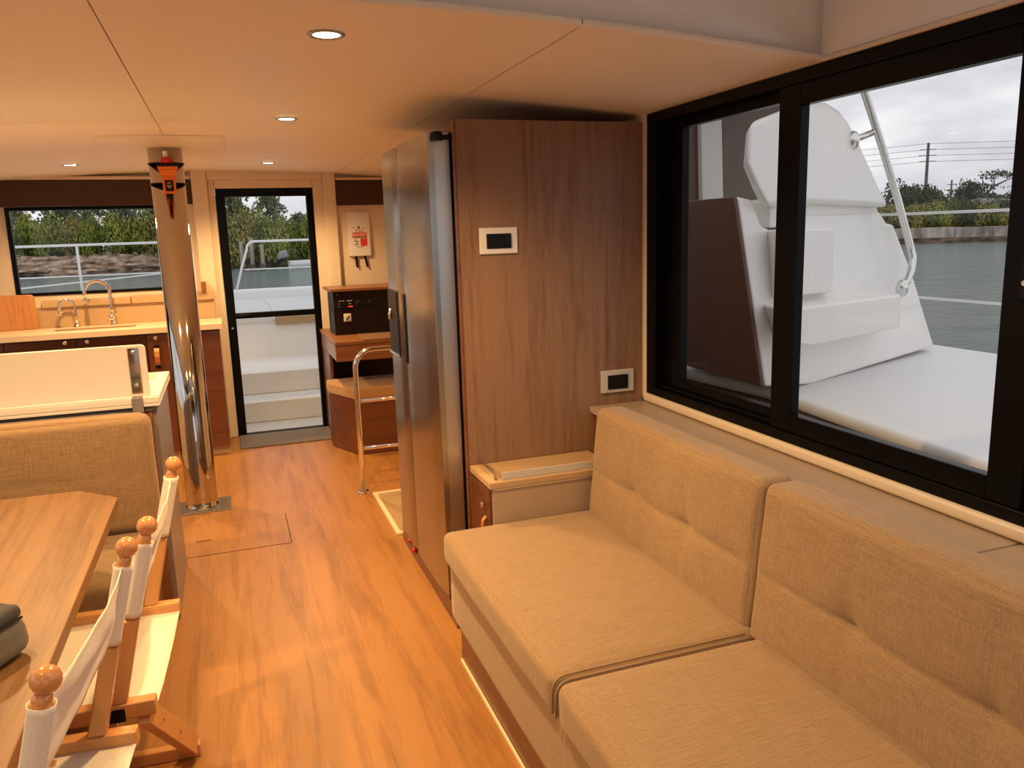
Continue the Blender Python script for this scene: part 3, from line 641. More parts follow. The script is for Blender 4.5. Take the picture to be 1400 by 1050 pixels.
sw = box('isolator_switch', 'plate_white', ip, 0.828, 0.885, 6.243, 6.25, 0.955, 1.015, 0.003)
B().hexa([(0.842, 6.242, 0.968), (0.85, 6.242, 0.964), (0.874, 6.242, 0.996), (0.867, 6.242, 1.002)], [(0.842, 6.230, 0.968), (0.85, 6.230, 0.964), (0.874, 6.230, 0.996), (0.867, 6.230, 1.002)]).obj('switch_knob', 'black_plastic', sw, 0.002)
for x in (0.955, 1.045):
    B().lathe([(0.028, 0), (0.028, -0.004), (0.022, -0.006)], (x, 6.25, 1.085), 24, 'Y').obj('gauge', 'black_plastic', ip, smooth=True)
for x in (0.79, 1.01): B().lathe([(0.005, 0), (0.005, -0.002)], (x, 6.25, 1.165), 10, 'Y').obj('panel_screw', 'steel', ip)
st = thing('bench_stool', 'tan padded stool with a dark wood base at the chart desk', 'stool', (1.0, 6.05, 0))
bp_ = [(0.668, 6.15), (0.806, 5.812), (1.32, 5.79), (1.32, 6.30), (0.668, 6.30)]
B().poly_z(bp_, 0.004, 0.415).obj('base', 'brown_wood_x', st, 0.003)
cxm, cym = 1.0, 6.05
B().poly_z([(cxm + (x - cxm) * 1.015, cym + (y - cym) * 1.02) for x, y in bp_], 0.417, 0.505).obj('seat_cushion', 'stool_cloth', st, 0.018, seg=4)
# ---- stainless grab rail by the companionway
hr = thing('grab_rail', 'polished steel grab rail standing beside the companionway steps', 'rail', (0.70, 4.915, 0))
bend = arc((0.70 + 0.115, 4.915, 0.797), 0.115, PI, PI / 2, 12, (1, 0, 0), (0, 0, 1))
B().tube([(0.70, 4.915, 0.006), (0.70, 4.915, 0.4)] + bend + [(1.2, 4.915, 0.912), (1.5, 4.915, 0.912)], 0.0165, 14).obj('post', 'chrome', hr, smooth=True)
for z in (0.59, 0.285): B().tube([(0.712, 4.915, z), (1.5, 4.915, z)], 0.011, 12).obj('crossbar', 'chrome', hr, smooth=True)
fg = B().lathe([(0.042, 0.001), (0.042, 0.006), (0.034, 0.010), (0.018, 0.011)], (0.70, 4.915, 0), 24).obj('floor_flange', 'chrome', hr, smooth=True)
box('end_post', 'nav_wood', hr, 1.5, 1.56, 4.88, 4.95, 0.001, 1.0, 0.003)
cm = thing('companionway_mat', 'beige step mat with a cream border beside the refrigerator', 'mat', (1.1, 4.45, 0))
for a in ((0.745, 0.770, 4.085, 4.840), (0.770, 1.45, 4.085, 4.112), (0.770, 1.45, 4.813, 4.840)): box('border', 'trim_cream', cm, *a, 0.0005, 0.014, 0.002)
box('mat', 'mat_beige', cm, 0.771, 1.45, 4.113, 4.812, 0.0005, 0.007, 0)
tag(B().box(-0.015, 0.715, 6.372, 6.810, 0.0005, 0.012).obj('door_mat', 'mat_grey', bevel=0.003), 'dark grey-brown mat at the foot of the glazed door', 'mat')

# ================================================================== SMALL INTERIOR THINGS
# ---- fire blanket box on the front wall
YW = YF
fb = thing('fire_blanket', 'white wall box with red FIRE BLANKET label and black pull tabs', 'fire blanket', (1.08, YW, 1.435))
fx0, fx1 = 0.987, 1.168
box('case', 'plate_white', fb, fx0, fx1, YW - 0.035, YW - 0.001, 1.437, 1.80, 0.006)
lb = B().box(fx0 + 0.030, fx1 - 0.028, YW - 0.0357, YW - 0.0352, 1.508, 1.69).obj('label', 'white_print', fb)
yl = YW - 0.0362
B().box(1.018, 1.139, yl, yl + 0.0004, 1.595, 1.632).obj('label_band', 'red_print', lb)
B().box(1.018, 1.139, yl, yl + 0.0004, 1.586, 1.593).obj('label_rule', 'black_print', lb)
B().box(1.083, 1.139, yl, yl + 0.0004, 1.520, 1.582).obj('label_block', 'red_print', lb)
text_mesh('label_text', 'FIRE', 0.040, 'red_print', lb, (1.080, yl, 1.646), (1, 0, 0), (0, 0, 1), xs=0.95)
text_mesh('label_text', 'BLANKET', 0.031, 'white_print', lb, (1.0785, yl - 0.0005, 1.6135), (1, 0, 0), (0, 0, 1), xs=0.88)
for a, b_, z0, z1 in ((1.040, 1.048, 1.555, 1.578), (1.05, 1.068, 1.553, 1.560), (1.040, 1.048, 1.522, 1.545), (1.058, 1.064, 1.525, 1.548), (1.022, 1.034, 1.560, 1.564), (1.022, 1.034, 1.53, 1.534), (1.02, 1.038, 1.668, 1.673), (1.066, 1.082, 1.664, 1.680), (1.11, 1.136, 1.668, 1.671), (1.05, 1.11, 1.510, 1.514)):
    B().box(a, b_, yl, yl + 0.0004, z0, z1).obj('label_mark', 'black_print', lb)
for x, dx in ((1.040, 0.006), (1.115, 0.016)):
    B().hexa([(x - .010, YW - .022, 1.438), (x + .010, YW - .022, 1.438), (x + .010, YW - .018, 1.438), (x - .010, YW - .018, 1.438)],
             [(x - .010 + dx, YW - .026, 1.345), (x + .008 + dx, YW - .026, 1.34), (x + .008 + dx, YW - .022, 1.34), (x - .010 + dx, YW - .022, 1.345)]).obj('pull_tab', 'black_plastic', fb)
# ---- orange strobe tied to the mast
mx, my = -0.262, 5.06
ob = thing('strobe_light', 'orange rescue strobe light tied to the mast with black cord', 'strobe light', (mx + 0.012, my - 0.125, 1.84))
bx, by = mx + 0.012, my - 0.113
sq = B(); r8 = lambda r, z: [(bx + r * sx_, by + r * sy_, z) for sx_, sy_ in ((-1, -.55), (1, -.55), (1, .55), (-1, .55))]
for (ra, za), (rb, zb) in zip(((0.032, 1.865), (0.034, 1.96), (0.050, 1.995)), ((0.034, 1.96), (0.050, 1.995), (0.052, 2.012))): sq.hexa(r8(ra, za), r8(rb, zb - 0.0003))
sq.obj('housing', 'orange_plastic', ob, 0.003)
B().hexa(r8(0.058, 2.0125), r8(0.056, 2.030)).obj('rim', 'black_plastic', ob, 0.003)
B().lathe([(0.034, 0), (0.030, 0.022), (0.018, 0.030), (0.006, 0.033)], (bx, by, 2.031), 16).obj('lens', 'red_paint', ob, smooth=True)
B().lathe([(0.012, 0), (0.013, 0.03), (0.007, 0.034)], (bx - 0.006, by, 2.062), 12).obj('bulb', 'white_print', ob, smooth=True)
B().box(bx - 0.022, bx + 0.022, by - 0.0215, by - 0.0185, 1.878, 1.938).obj('label', 'black_plastic', ob, 0.001)
for z, w in ((1.92, .01), (1.905, .014), (1.895, .008)): B().box(bx - w, bx + w, by - 0.0225, by - 0.0216, z, z + 0.006).obj('label_mark', 'ledge_tan', ob)
B().lathe([(0.014, 0), (0.012, -0.02), (0.005, -0.045)], (bx, by, 1.864), 10).obj('plug', 'black_plastic', ob, smooth=True)
for z in (2.035, 1.925):
    pth = [(mx + 0.0948 * math.cos(a), my + 0.0948 * math.sin(a), z) for a in [k * 2 * PI / 40 for k in range(40)]]
    B().tube(pth, 0.0035, 6, closed=True).obj('cord', 'black_plastic', ob, smooth=True)
# ---- camera pouch on the table
bg = thing('camera_bag', 'dark grey padded pouch lying on the dining table', 'bag', (-0.6, 1.75, 0.7305))
uL = Vector((-0.49, -0.872, 0)); vL = Vector((-0.872, 0.49, 0)); c0 = Vector((-0.463, 1.885, 0.731))
def pouch(name, mat, a0, a1, b0, b1, z0, z1, r, par, tap_=0.0):
    bm = bmesh.new(); bmesh.ops.create_cube(bm, size=2); bmesh.ops.subdivide_edges(bm, edges=bm.edges[:], cuts=12, use_grid_fill=True)
    h = ((a1 - a0) / 2, (b1 - b0) / 2, (z1 - z0) / 2)
    for v in bm.verts:
        p = Vector([v.co[i] * h[i] for i in range(3)]); inn = Vector([max(-h[i] + r, min(h[i] - r, p[i])) for i in range(3)]); dl = p - inn
        if dl.length > 1e-9: p = inn + dl.normalized() * r
        k = 1 - tap_ * (p.z + h[2]) / (2 * h[2]); p.x *= 1; p.y *= k
        p.z += 0.004 * noise.noise(p * 25)
        v.co = c0 + uL * (p.x + (a0 + a1) / 2 + 0.02 * (1 - k)) + vL * (p.y + (b0 + b1) / 2) + Vector((0, 0, p.z + (z0 + z1) / 2 ))
    s = B(); s.bm.free(); s.bm = bm; return s.obj(name, mat, par, smooth=True)
pouch('pouch_body', 'bag_cloth', 0.0, 0.30, 0.0, 0.17, 0.002, 0.088, 0.03, bg, 0.12)
tpz = pouch('pouch_lid', 'bag_dark', 0.004, 0.296, 0.016, 0.165, 0.074, 0.112, 0.017, bg, 0.05)
zp = [c0 + uL * a + vL * 0.012 + Vector((0, 0, 0.083)) for a in (0.02, 0.28)]
B().tube(zp, 0.003, 6).obj('zip', 'black_plastic', bg, smooth=True)
q0 = c0 + uL * 0.05 + vL * 0.06 + Vector((0, 0, 0.1135))
B().prism([q0, q0 + uL * 0.02, q0 + uL * 0.02 + vL * 0.012, q0 + vL * 0.012], (0, 0, 0.002)).obj('badge', 'strap_leather', bg)
# ---- folding canvas chairs
def canvas_chair(loc, rotz, label):
    t = thing('folding_chair', label, 'chair', (0, 0, 0), 'folding chairs at the table')
    hw = 0.29
    for sgn in (-1, 1):
        box('seat_rail', 'chair_wood', t, -0.26, 0.222, sgn * hw - 0.019, sgn * hw + 0.019, 0.408, 0.450, 0.004)
        # raked back post: square foot, turned upper end, ball finial
        x0, x1 = 0.135, 0.240; n0, n1 = 0.0, 1.0
        def P(u): return x0 + (x1 - x0) * u, 0.45 + (0.875 - 0.45) * u
        s = B(); (xa, za), (xb_, zb) = P(0.0), P(0.52)
        s.hexa([(xa - .021, sgn * hw - .016, za), (xa + .021, sgn * hw - .016, za), (xa + .021, sgn * hw + .016, za), (xa - .021, sgn * hw + .016, za)],
               [(xb_ - .019, sgn * hw - .016, zb), (xb_ + .019, sgn * hw - .016, zb), (xb_ + .019, sgn * hw + .016, zb), (xb_ - .019, sgn * hw + .016, zb)])
        po = s.obj('back_post', 'chair_wood_z', t, 0.005)
        (xc, zc) = P(1.0)
        B().tube([(xb_, sgn * hw, zb), (xc, sgn * hw, zc), (xc + 0.004, sgn * hw, zc + 0.016)], [0.0165, 0.0165, 0.013], 14).obj('post_dowel', 'ball_wood', po, smooth=True)
        B().sphere((xc + 0.010, sgn * hw, zc + 0.034), 0.0245, 18).obj('finial', 'ball_wood', po, smooth=True)
        # canvas sleeve
        (xd, zd) = P(0.54); (xe, ze) = P(0.985)
        B().tube([(xd, sgn * hw, zd), (xd + .002, sgn * hw, zd + .012), ((xd + xe) / 2, sgn * hw, (zd + ze) / 2), (xe - .002, sgn * hw, ze - .012), (xe, sgn * hw, ze)], [0.0215, 0.0205, 0.0205, 0.0205, 0.0222], 16, cap=False).obj('canvas_sleeve', 'canvas', t, smooth=True, solid=0.0015)
        # crossed legs to floor runners
        for xq in ((-0.20, 0.205) if sgn < 0 else (-0.16, 0.02)):
            a = Vector((xq, sgn * (hw - 0.012), 0.405)); b_ = Vector((xq + (0.05 if xq > 0.1 else 0.0), -sgn * 0.10, 0.045))
            ox = 0.017 * sgn
            w = Vector((0, 0.026, 0.020)) if sgn < 0 else Vector((0, -0.026, 0.020)); th = Vector((0.015, 0, 0))
            a.x += ox; b_.x += ox
            lg = B().hexa([a - w - th, a + w - th, a + w + th, a - w + th], [b_ - w - th, b_ + w - th, b_ + w + th, b_ - w + th]).obj('leg', 'chair_wood', t, 0.003)
            for q in (0.25, 0.6):
                pp = a.lerp(b_, q) + Vector((0.0155, 0, 0)); B().lathe([(0.004, 0), (0.004, 0.001)], pp, 8, 'X').obj('bolt', 'black_plastic', lg)
        box('floor_runner', 'chair_wood', t, -0.24, 0.26 if sgn > 0 else 0.16, sgn * 0.115 - 0.016, sgn * 0.115 + 0.016, 0.001, 0.042, 0.004)
        box('rail_bracket', 'black_plastic', t, 0.085, 0.15, sgn * hw + sgn * 0.0195, sgn * hw + sgn * 0.0225, 0.405, 0.44, 0.001)
    # back canvas, slack between the posts and gathered at mid-width
    def back(u, v):
        y = -hw + 0.0 + 2 * hw * u; m = 1 - (2 * u - 1) ** 2
        ztop = 0.870 - 0.012 * m; zbot = 0.680 + 0.022 * m
        z = zbot + (ztop - zbot) * v; x = 0.135 + (0.240 - 0.135) * (z - 0.45) / 0.425
        x += 0.004 * m * math.sin(v * 9 + u * 4) + 0.010 * m + 0.012 * m * (v - 0.5) + 0.004 * noise.noise(Vector((u * 7, v * 5, 2)))
        return (x, y, z)
    B().grid(back, 28, 14).obj('back_canvas', 'canvas', t, smooth=True, solid=0.0025)
    def seat(u, v):
        y = -hw + 0.02 + (2 * hw - 0.04) * u; m = 1 - (2 * u - 1) ** 2
        return (-0.25 + 0.465 * v + 0.006 * (2 * u - 1) ** 2, y, 0.420 - 0.030 * m + 0.003 * noise.noise(Vector((u * 6, v * 4, 0))))
    B().grid(seat, 20, 14).obj('seat_canvas', 'canvas', t, smooth=True, solid=0.0025)
    t.location = loc; t.rotation_euler = (0, 0, rotz)
    return t
canvas_chair((-0.476, 2.39, 0), math.radians(-3), 'folding canvas chair at the table corner, next to the settee')
canvas_chair((-0.553, 1.690, 0), math.radians(-6), 'folding canvas chair beside the dark pouch on the table')
# ---- recessed ceiling downlights
def downlight(x, y, label, zc=None, pw=1.0):
    z = ceil_z(x) if zc is None else zc; t = thing('downlight', label, 'downlight', (x, y, z - 0.006), 'recessed ceiling downlights')
    B().lathe([(0.047, 0.0), (0.050, -0.003), (0.047, -0.006), (0.037, -0.005), (0.036, 0.0)], (x, y, z), 28, cap=False).obj('bezel', 'baseplate_alu', t, smooth=True)
    B().lathe([(0.0359, -0.0015), (0.0355, -0.003)], (x, y, z), 24).obj('lens', 'lamp_glow', t)
    ld = D.lights.new('downlight_lamp', 'SPOT'); ld.energy = LAMP_W * pw; ld.color = LAMP_COL; ld.spot_size = math.radians(150); ld.spot_blend = 0.6; ld.shadow_soft_size = 0.035
    lo = D.objects.new('downlight_lamp', ld); COL.objects.link(lo); lo.parent = t; lo.location = (0, 0, -0.01)
for x, y, lab in ((0.307, 2.27, 'lit round downlight in the ceiling near the coachroof lip'), (0.318, 3.84, 'lit round downlight in the ceiling beside the refrigerator'), (0.350, 6.02, 'lit round downlight in the ceiling in front of the glazed door'),
                  (-0.876, 5.93, 'lit round downlight in the ceiling above the galley sink'), (-0.876, 3.84, 'lit round downlight above the galley island'), (-0.876, 2.27, 'lit round downlight above the dining table')):
    downlight(x, y, lab)
for x, y in ((1.54, 0.2), (-0.9, -0.6), (-0.9, 0.9)): downlight(x, y, 'lit round downlight in the raised coachroof over the seating', 2.60, 0.4)

# ================================================================== OUTSIDE: DECKS
WATER = -0.95
DZ = 0.80
dk_ = struct(B().poly_z([(2.47, 3.25), (2.30, 1.80), (2.22, 0.5), (2.2, -3.0), (4.28, -3.0), (4.30, 12.4), (1.8, 12.4), (1.8, 7.0), (2.2, 6.0)], DZ - 0.06, DZ).obj('deck_right', 'deck_white', bevel=0.025, seg=3), 'white moulded side deck outside the window')
struct(B().box(1.74, 2.9, -3, 7.0, 0.47, 0.735).obj('deck_gutter_shade', 'taupe_panel'))  # taupe colour stands in for the shade under the deck lip
struct(B().box(2.2, 4.28, -3, 12.2, WATER - 0.3, 0.46).obj('hull_right', 'gelcoat', bevel=0.05))
struct(B().box(-4.6, -2.3, -3, 12.2, WATER - 0.3, DZ).obj('hull_left', 'gelcoat', bevel=0.05))
# foredeck with a step well ahead of the door
fd = struct(B().box(-2.3, 1.8, 8.62, 11.5, 0.3, DZ).obj('foredeck', 'deck_white', bevel=0.02))
B().box(-2.3, -0.25, 6.93, 8.62, 0.3, DZ).obj('side_deck', 'deck_white', fd)
B().box(1.05, 1.8, 6.93, 8.62, 0.3, DZ).obj('side_deck', 'deck_white', fd)
B().box(-0.25, 1.05, 6.93, 8.7, -0.05, 0.0).obj('well_floor', 'deck_grey', fd)
B().box(-0.25, 1.05, 7.28, 8.7, 0.0, 0.188).obj('step', 'deck_white', fd, 0.012)
B().box(-0.25, 1.05, 7.64, 8.7, 0.188, 0.392).obj('step', 'deck_white', fd, 0.012)
B().box(-0.25, 0.42, 8.60, 8.66, DZ - 0.04, DZ + 0.006).obj('hatch_edge', 'deck_grey', fd, 0.003)
B().box(0.44, 1.05, 8.58, 8.66, DZ - 0.075, DZ + 0.006).obj('hatch_edge', 'mat_beige', fd, 0.003)
for a in ((-2.2, 0.447), (0.453, 1.75)): B().box(*a, 8.7, 11.2, DZ - 0.001, DZ + 0.012).obj('deck_hatch', 'deck_grey', fd, 0.006)
B().box(-4.5, 4.2, 11.45, 11.75, 0.3, 0.93).obj('bow_coaming', 'deck_white', fd, 0.04)
def rail(name, lab, pts, r, posts=(), wires=()):
    t = thing(name, lab, 'guard rail', (pts[0][0], pts[0][1], 0.93))
    B().tube(pts, r, 10).obj('top_rail', 'rail_metal_white', t, smooth=True)
    for a, b_ in posts: B().tube([a, b_], r * 0.95, 10).obj('stanchion', 'rail_metal_white', t, smooth=True)
    for w in wires: B().tube(w, r * 0.55, 8).obj('guard_wire', 'rail_metal_white', t, smooth=True)
    return t
cr_ = arc((0.30 + 0.10, 11.6, 1.475), 0.10, PI, PI / 2, 8, (1, 0, 0), (0, 0, 1))
rail('bow_rail', 'white tubular bow rail with a rounded end seen through the door', [(0.12, 11.6, 0.93), (0.22, 11.6, 1.25)] + [tuple(p) for p in cr_] + [(4.1, 11.6, 1.575)], 0.017, [((2.4, 11.6, 0.93), (2.4, 11.6, 1.57)), ((4.1, 11.6, 0.93), (4.1, 11.6, 1.57))], [[(0.24, 11.6, 1.20), (4.1, 11.6, 1.20)]])
rail('bow_rail', 'white tubular bow rail crossing the galley window', [(-4.4, 11.6, 1.595), (-0.45, 11.6, 1.60), (-0.42, 11.6, 1.55), (-0.42, 11.6, 0.93)], 0.017, [((-1.76, 11.6, 0.93), (-1.76, 11.6, 1.6)), ((-4.4, 11.6, 0.93), (-4.4, 11.6, 1.6))], [[(-4.4, 11.6, 1.205), (-0.42, 11.6, 1.21)], [(-4.0, 11.4, 0.98), (-0.6, 11.6, 1.21)]])
t = thing('lifeline', 'white guard wires along the side deck', 'guard wire', (4.25, 1, 0.8))
for y in (12.0, 6.5, -2.8): B().tube([(4.22, y, 0.8), (4.22, y, 1.66)], 0.014, 8).obj('stanchion', 'steel', t, smooth=True)
for z in (1.635, 1.10): B().tube([(4.22, 12.0, z), (4.22, 6.5, z), (4.22, -2.8, z)], 0.009, 8).obj('guard_wire', 'rail_metal_white', t, smooth=True)
# ---- moulded stair tower on the side deck
d_ = Vector((1.33, 0.49, 0)).normalized(); n_ = Vector((d_.y, -d_.x, 0))           # along the tower face / towards the saloon
lean = 0.16
p0 = Vector((2.73, 3.22, DZ)); fn = (n_ + Vector((0, 0, lean))).normalized()
def F(x, y, off=0.0): return onp(x, y, p0 + n_ * off, fn)
tw = thing('stair_tower', 'white moulded steps up to the flybridge outside the window', 'stairs', (3.2, 3.6, DZ))
back = Vector((0.10, 0.9, 0))
low = [F(*q) for q in ((1046, 530), (1110, 526), (1278, 474), (1248, 375), (1222, 307), (1213, 305), (1203, 289), (1100, 292), (1062, 318), (1041, 308), (1030, 273), (1008, 268))]
B().prism(low, back).obj('moulding', 'gelcoat', tw, 0.02, seg=3)
# inboard cheek: brown panel paints the shade and reflection on white gelcoat
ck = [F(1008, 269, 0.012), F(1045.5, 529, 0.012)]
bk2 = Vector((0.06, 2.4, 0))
B().hexa([ck[0], ck[1], ck[1] + bk2, ck[0] + bk2], [p + Vector((-0.02, 0.003, 0)) for p in (ck[0], ck[1], ck[1] + bk2, ck[0] + bk2)]).obj('cheek_shade_panel', 'shade_brown', tw, 0.004)
# the wide tread and the block above it
def step_block(px, off, depth, name, mat='gelcoat', bev=0.015):
    pts = [onp(x, y, p0 + n_ * off, n_) for x, y in px]; return B().prism(pts, Vector((0.35, 0.94, 0)) * depth).obj(name, mat, tw, bev, seg=3)
step_block(((1070, 424), (1106, 419), (1232, 402), (1232, 448), (1110, 474), (1082, 470)), 0.15, 0.5, 'tread_block')
step_block(((1062, 314), (1141, 311), (1139, 400), (1062, 408)), -0.015, 0.35, 'riser_block')
step_block(((1052, 270), (1195, 268), (1204, 300), (1052, 312)), -0.14, 0.35, 'neck')
# upper coaming shell
cap = ((1026, 166), (1021, 222), (1036, 258), (1050, 284), (1095, 278), (1150, 280), (1216, 283), (1200, 250), (1172, 188), (1160, 165), (1148, 150), (1130, 139), (1110, 139), (1075, 147))
pa = [F(*q, 0.07) for q in cap]; cc = sum(pa, Vector()) / len(pa)
B().hexa(pa, [p + Vector((0.15, 0.24, 0)) for p in pa]).obj('coaming', 'gelcoat', tw, 0.035, seg=4)
# stainless stair handrail
hp_ = [F(*q, 0.10) for q in ((1160, 60), (1182, 125), (1206, 200), (1226, 268), (1244, 335), (1248, 352), (1246, 370), (1240, 384), (1233, 394))]
hrl = thing('stair_handrail', 'stainless handrail fixed to the white moulded stairs', 'handrail', hp_[-1])
B().tube(hp_, 0.021, 12).obj('tube', 'steel', hrl, smooth=True)
a, b_ = F(1193, 181, 0.10), F(1166, 192, 0.07)
B().tube([a, b_], 0.017, 10).obj('stand_off', 'steel', hrl, smooth=True)
for q in (b_, hp_[-1]): B().sphere(q, 0.05, 12, (0.7, 0.7, 1.0)).obj('foot_flange', 'steel', hrl, smooth=True)
# flybridge support wall beyond the tower
fs = thing('flybridge_support', 'brown and white flybridge support wall seen through the forward pane', 'wall', (2.9, 5.0, DZ))
def slab(px, y, th, name, mat):
    pts = [ony(u, v, y) for u, v in px]; B().prism(pts, (0, th, 0)).obj(name, mat, fs, 0.01)
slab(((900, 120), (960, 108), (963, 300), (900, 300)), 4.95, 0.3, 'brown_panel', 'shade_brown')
slab(((958, 90), (986, 84), (990, 300), (961, 300)), 4.90, 0.36, 'white_column', 'gelcoat')
slab(((985, 84), (1075, 64), (1075, 300), (989, 300)), 5.05, 0.3, 'grey_panel', 'taupe_panel')
B().box(2.3, 4.3, 3.4, 7.0, 2.62, 2.7).obj('flybridge_floor', 'gelcoat', fs)

# ================================================================== OUTSIDE: WATER AND SHORES
def water_mat():
    m, nt, b = new_mat('sea'); N, L = nt.nodes, nt.links
    b.inputs['Base Color'].default_value = (0.24, 0.31, 0.285, 1); b.inputs['Roughness'].default_value = 0.10; b.inputs['IOR'].default_value = 1.33
    tc = N.new('ShaderNodeTexCoord'); mp = N.new('ShaderNodeMapping'); mp.inputs['Scale'].default_value = (0.75, 1.3, 1); mp.inputs['Rotation'].default_value = (0, 0, 0.5); L.new(tc.outputs['Object'], mp.inputs[0])
    n1 = N.new('ShaderNodeTexNoise'); n1.inputs['Scale'].default_value = 0.55; n1.inputs['Detail'].default_value = 8; n1.inputs['Roughness'].default_value = 0.62; L.new(mp.outputs[0], n1.inputs[0])
    bp = N.new('ShaderNodeBump'); bp.inputs['Strength'].default_value = 0.9; bp.inputs['Distance'].default_value = 1.3
    L.new(n1.outputs[0], bp.inputs['Height']); L.new(bp.outputs[0], b.inputs['Normal'])
water_mat()
def noise_mat(name, cols, scale, rough=0.9, bump=0.5, stretch=(1, 1, 1)):
    m, nt, b = new_mat(name); N, L = nt.nodes, nt.links
    tc = N.new('ShaderNodeTexCoord'); mp = N.new('ShaderNodeMapping'); mp.inputs['Scale'].default_value = stretch; L.new(tc.outputs['Object'], mp.inputs[0])
    n1 = N.new('ShaderNodeTexNoise'); n1.inputs['Scale'].default_value = scale; n1.inputs['Detail'].default_value = 5; L.new(mp.outputs[0], n1.inputs[0])
    cr = N.new('ShaderNodeValToRGB'); L.new(n1.outputs[0], cr.inputs[0])
    cr.color_ramp.elements[0].position = 0.32; cr.color_ramp.elements[0].color = (*cols[0], 1); cr.color_ramp.elements[1].position = 0.68; cr.color_ramp.elements[1].color = (*cols[-1], 1)
    for k, c_ in enumerate(cols[1:-1]): e = cr.color_ramp.elements.new(0.32 + 0.36 * (k + 1) / (len(cols) - 1)); e.color = (*c_, 1)
    L.new(cr.outputs[0], b.inputs['Base Color']); b.inputs['Roughness'].default_value = rough; b.inputs['Specular IOR Level'].default_value = 0.2
    if bump:
        bp = N.new('ShaderNodeBump'); bp.inputs['Strength'].default_value = bump; bp.inputs['Distance'].default_value = 0.1; L.new(n1.outputs[0], bp.inputs['Height']); L.new(bp.outputs[0], b.inputs['Normal'])
def leaf_mat(name, c1, c2):
    m, nt, b = new_mat(name); N, L = nt.nodes, nt.links
    tc = N.new('ShaderNodeTexCoord'); n1 = N.new('ShaderNodeTexNoise'); n1.inputs['Scale'].default_value = 0.9; n1.inputs['Detail'].default_value = 4; L.new(tc.outputs['Object'], n1.inputs[0])
    mx = N.new('ShaderNodeMix'); mx.data_type = 'RGBA'; mr = N.new('ShaderNodeMapRange'); mr.inputs[1].default_value = 0.35; mr.inputs[2].default_value = 0.65; L.new(n1.outputs[0], mr.inputs[0]); L.new(mr.outputs[0], mx.inputs[0])
    mx.inputs[6].default_value = (*c1, 1); mx.inputs[7].default_value = (*c2, 1); L.new(mx.outputs[2], b.inputs['Base Color']); b.inputs['Roughness'].default_value = 0.8
    b.inputs['Specular IOR Level'].default_value = 0.2
noise_mat('rock_bank', ((0.10, 0.075, 0.055), (0.42, 0.29, 0.20), (0.62, 0.47, 0.36)), 1.6, stretch=(1, 1, 1.6))
noise_mat('dark_rock', ((0.03, 0.025, 0.02), (0.13, 0.10, 0.07), (0.34, 0.25, 0.15)), 1.2)
noise_mat('seawall_stone', ((0.16, 0.14, 0.125), (0.42, 0.35, 0.30), (0.62, 0.55, 0.50)), 1.0, stretch=(1, 1, 0.35))
noise_mat('wet_stone', ((0.05, 0.04, 0.035), (0.16, 0.11, 0.085), (0.32, 0.20, 0.14)), 1.0, stretch=(1, 1, 2))
noise_mat('earth', ((0.13, 0.11, 0.06), (0.22, 0.19, 0.10)), 0.3, bump=0)
noise_mat('old_timber', ((0.24, 0.20, 0.165), (0.44, 0.39, 0.33)), 3, stretch=(3, 3, 0.3))
plain('pole_wood', (0.12, 0.10, 0.085), 0.8); plain('roof_grey', (0.22, 0.22, 0.23), 0.7); plain('bark', (0.13, 0.10, 0.075), 0.9); plain('boat_white', (0.82, 0.82, 0.82), 0.3); plain('engine_grey', (0.30, 0.31, 0.33), 0.35)
plain('render_white', (0.75, 0.74, 0.72), 0.7); plain('wire_dark', (0.10, 0.10, 0.11), 0.6)
leaf_mat('leaf_mangrove', (0.12, 0.16, 0.03), (0.36, 0.38, 0.075)); leaf_mat('leaf_dark', (0.045, 0.060, 0.026), (0.11, 0.13, 0.055)); leaf_mat('leaf_pine', (0.16, 0.19, 0.10), (0.33, 0.37, 0.22)); leaf_mat('leaf_olive', (0.20, 0.19, 0.045), (0.42, 0.34, 0.09))
struct(B().quad((-700, -300, WATER), (900, -300, WATER), (900, 900, WATER), (-700, 900, WATER)).obj('water', 'sea'), 'grey-green rippled water')
# land behind the two banks
def land(name, pts, z): return struct(B().poly_z(pts, WATER - 1, z).obj(name, 'earth'))
land('shore_front', [(-160, 79), (40, 81), (46, 260), (-200, 260)], 0.55)
RS0, RS1 = onz(1150, 336, WATER), onz(1480, 328, WATER)      # the waterline of the seawall on the right
rd = (RS1 - RS0).normalized(); rn = Vector((rd.y, -rd.x, 0))
if rn.dot(RS0) < 0: rn = -rn
ra, rb = RS0 - rd * 25, RS1 + rd * 60
land('shore_right', [(p.x, p.y) for p in (ra + rn * 0.6, rb + rn * 0.6, rb + rn * 150, ra + rn * 150)], 0.35)
# rocky bank ahead
def bank(name, lab, x0, x1, y, h, mats, seed, lo=WATER - 0.3, jag=0.5):
    def fn(u, v):
        x = x0 + (x1 - x0) * u; q = noise.noise(Vector((x * 0.35, v * 4, seed))); q2 = noise.noise(Vector((x * 1.3, v * 9, seed + 4)))
        return (x, y + 1.8 * v + jag * q + 0.25 * q2, lo + (h - lo) * (v ** 0.7) * (1 + 0.18 * noise.noise(Vector((x * 0.22, 0, seed + 9)))) + 0.1 * q2)
    return tag(B().grid(fn, 260, 12).obj(name, mats, smooth=False), lab, 'bank')
bank('rocky_bank', 'pale eroded rock bank along the far waterline', -90, 42, 77.3, 0.70, 'rock_bank', 3)
bank('rock_footing', 'dark tide-stained rocks at the foot of the pale bank', -90, 42, 76.6, -0.25, 'dark_rock', 8, jag=0.9)
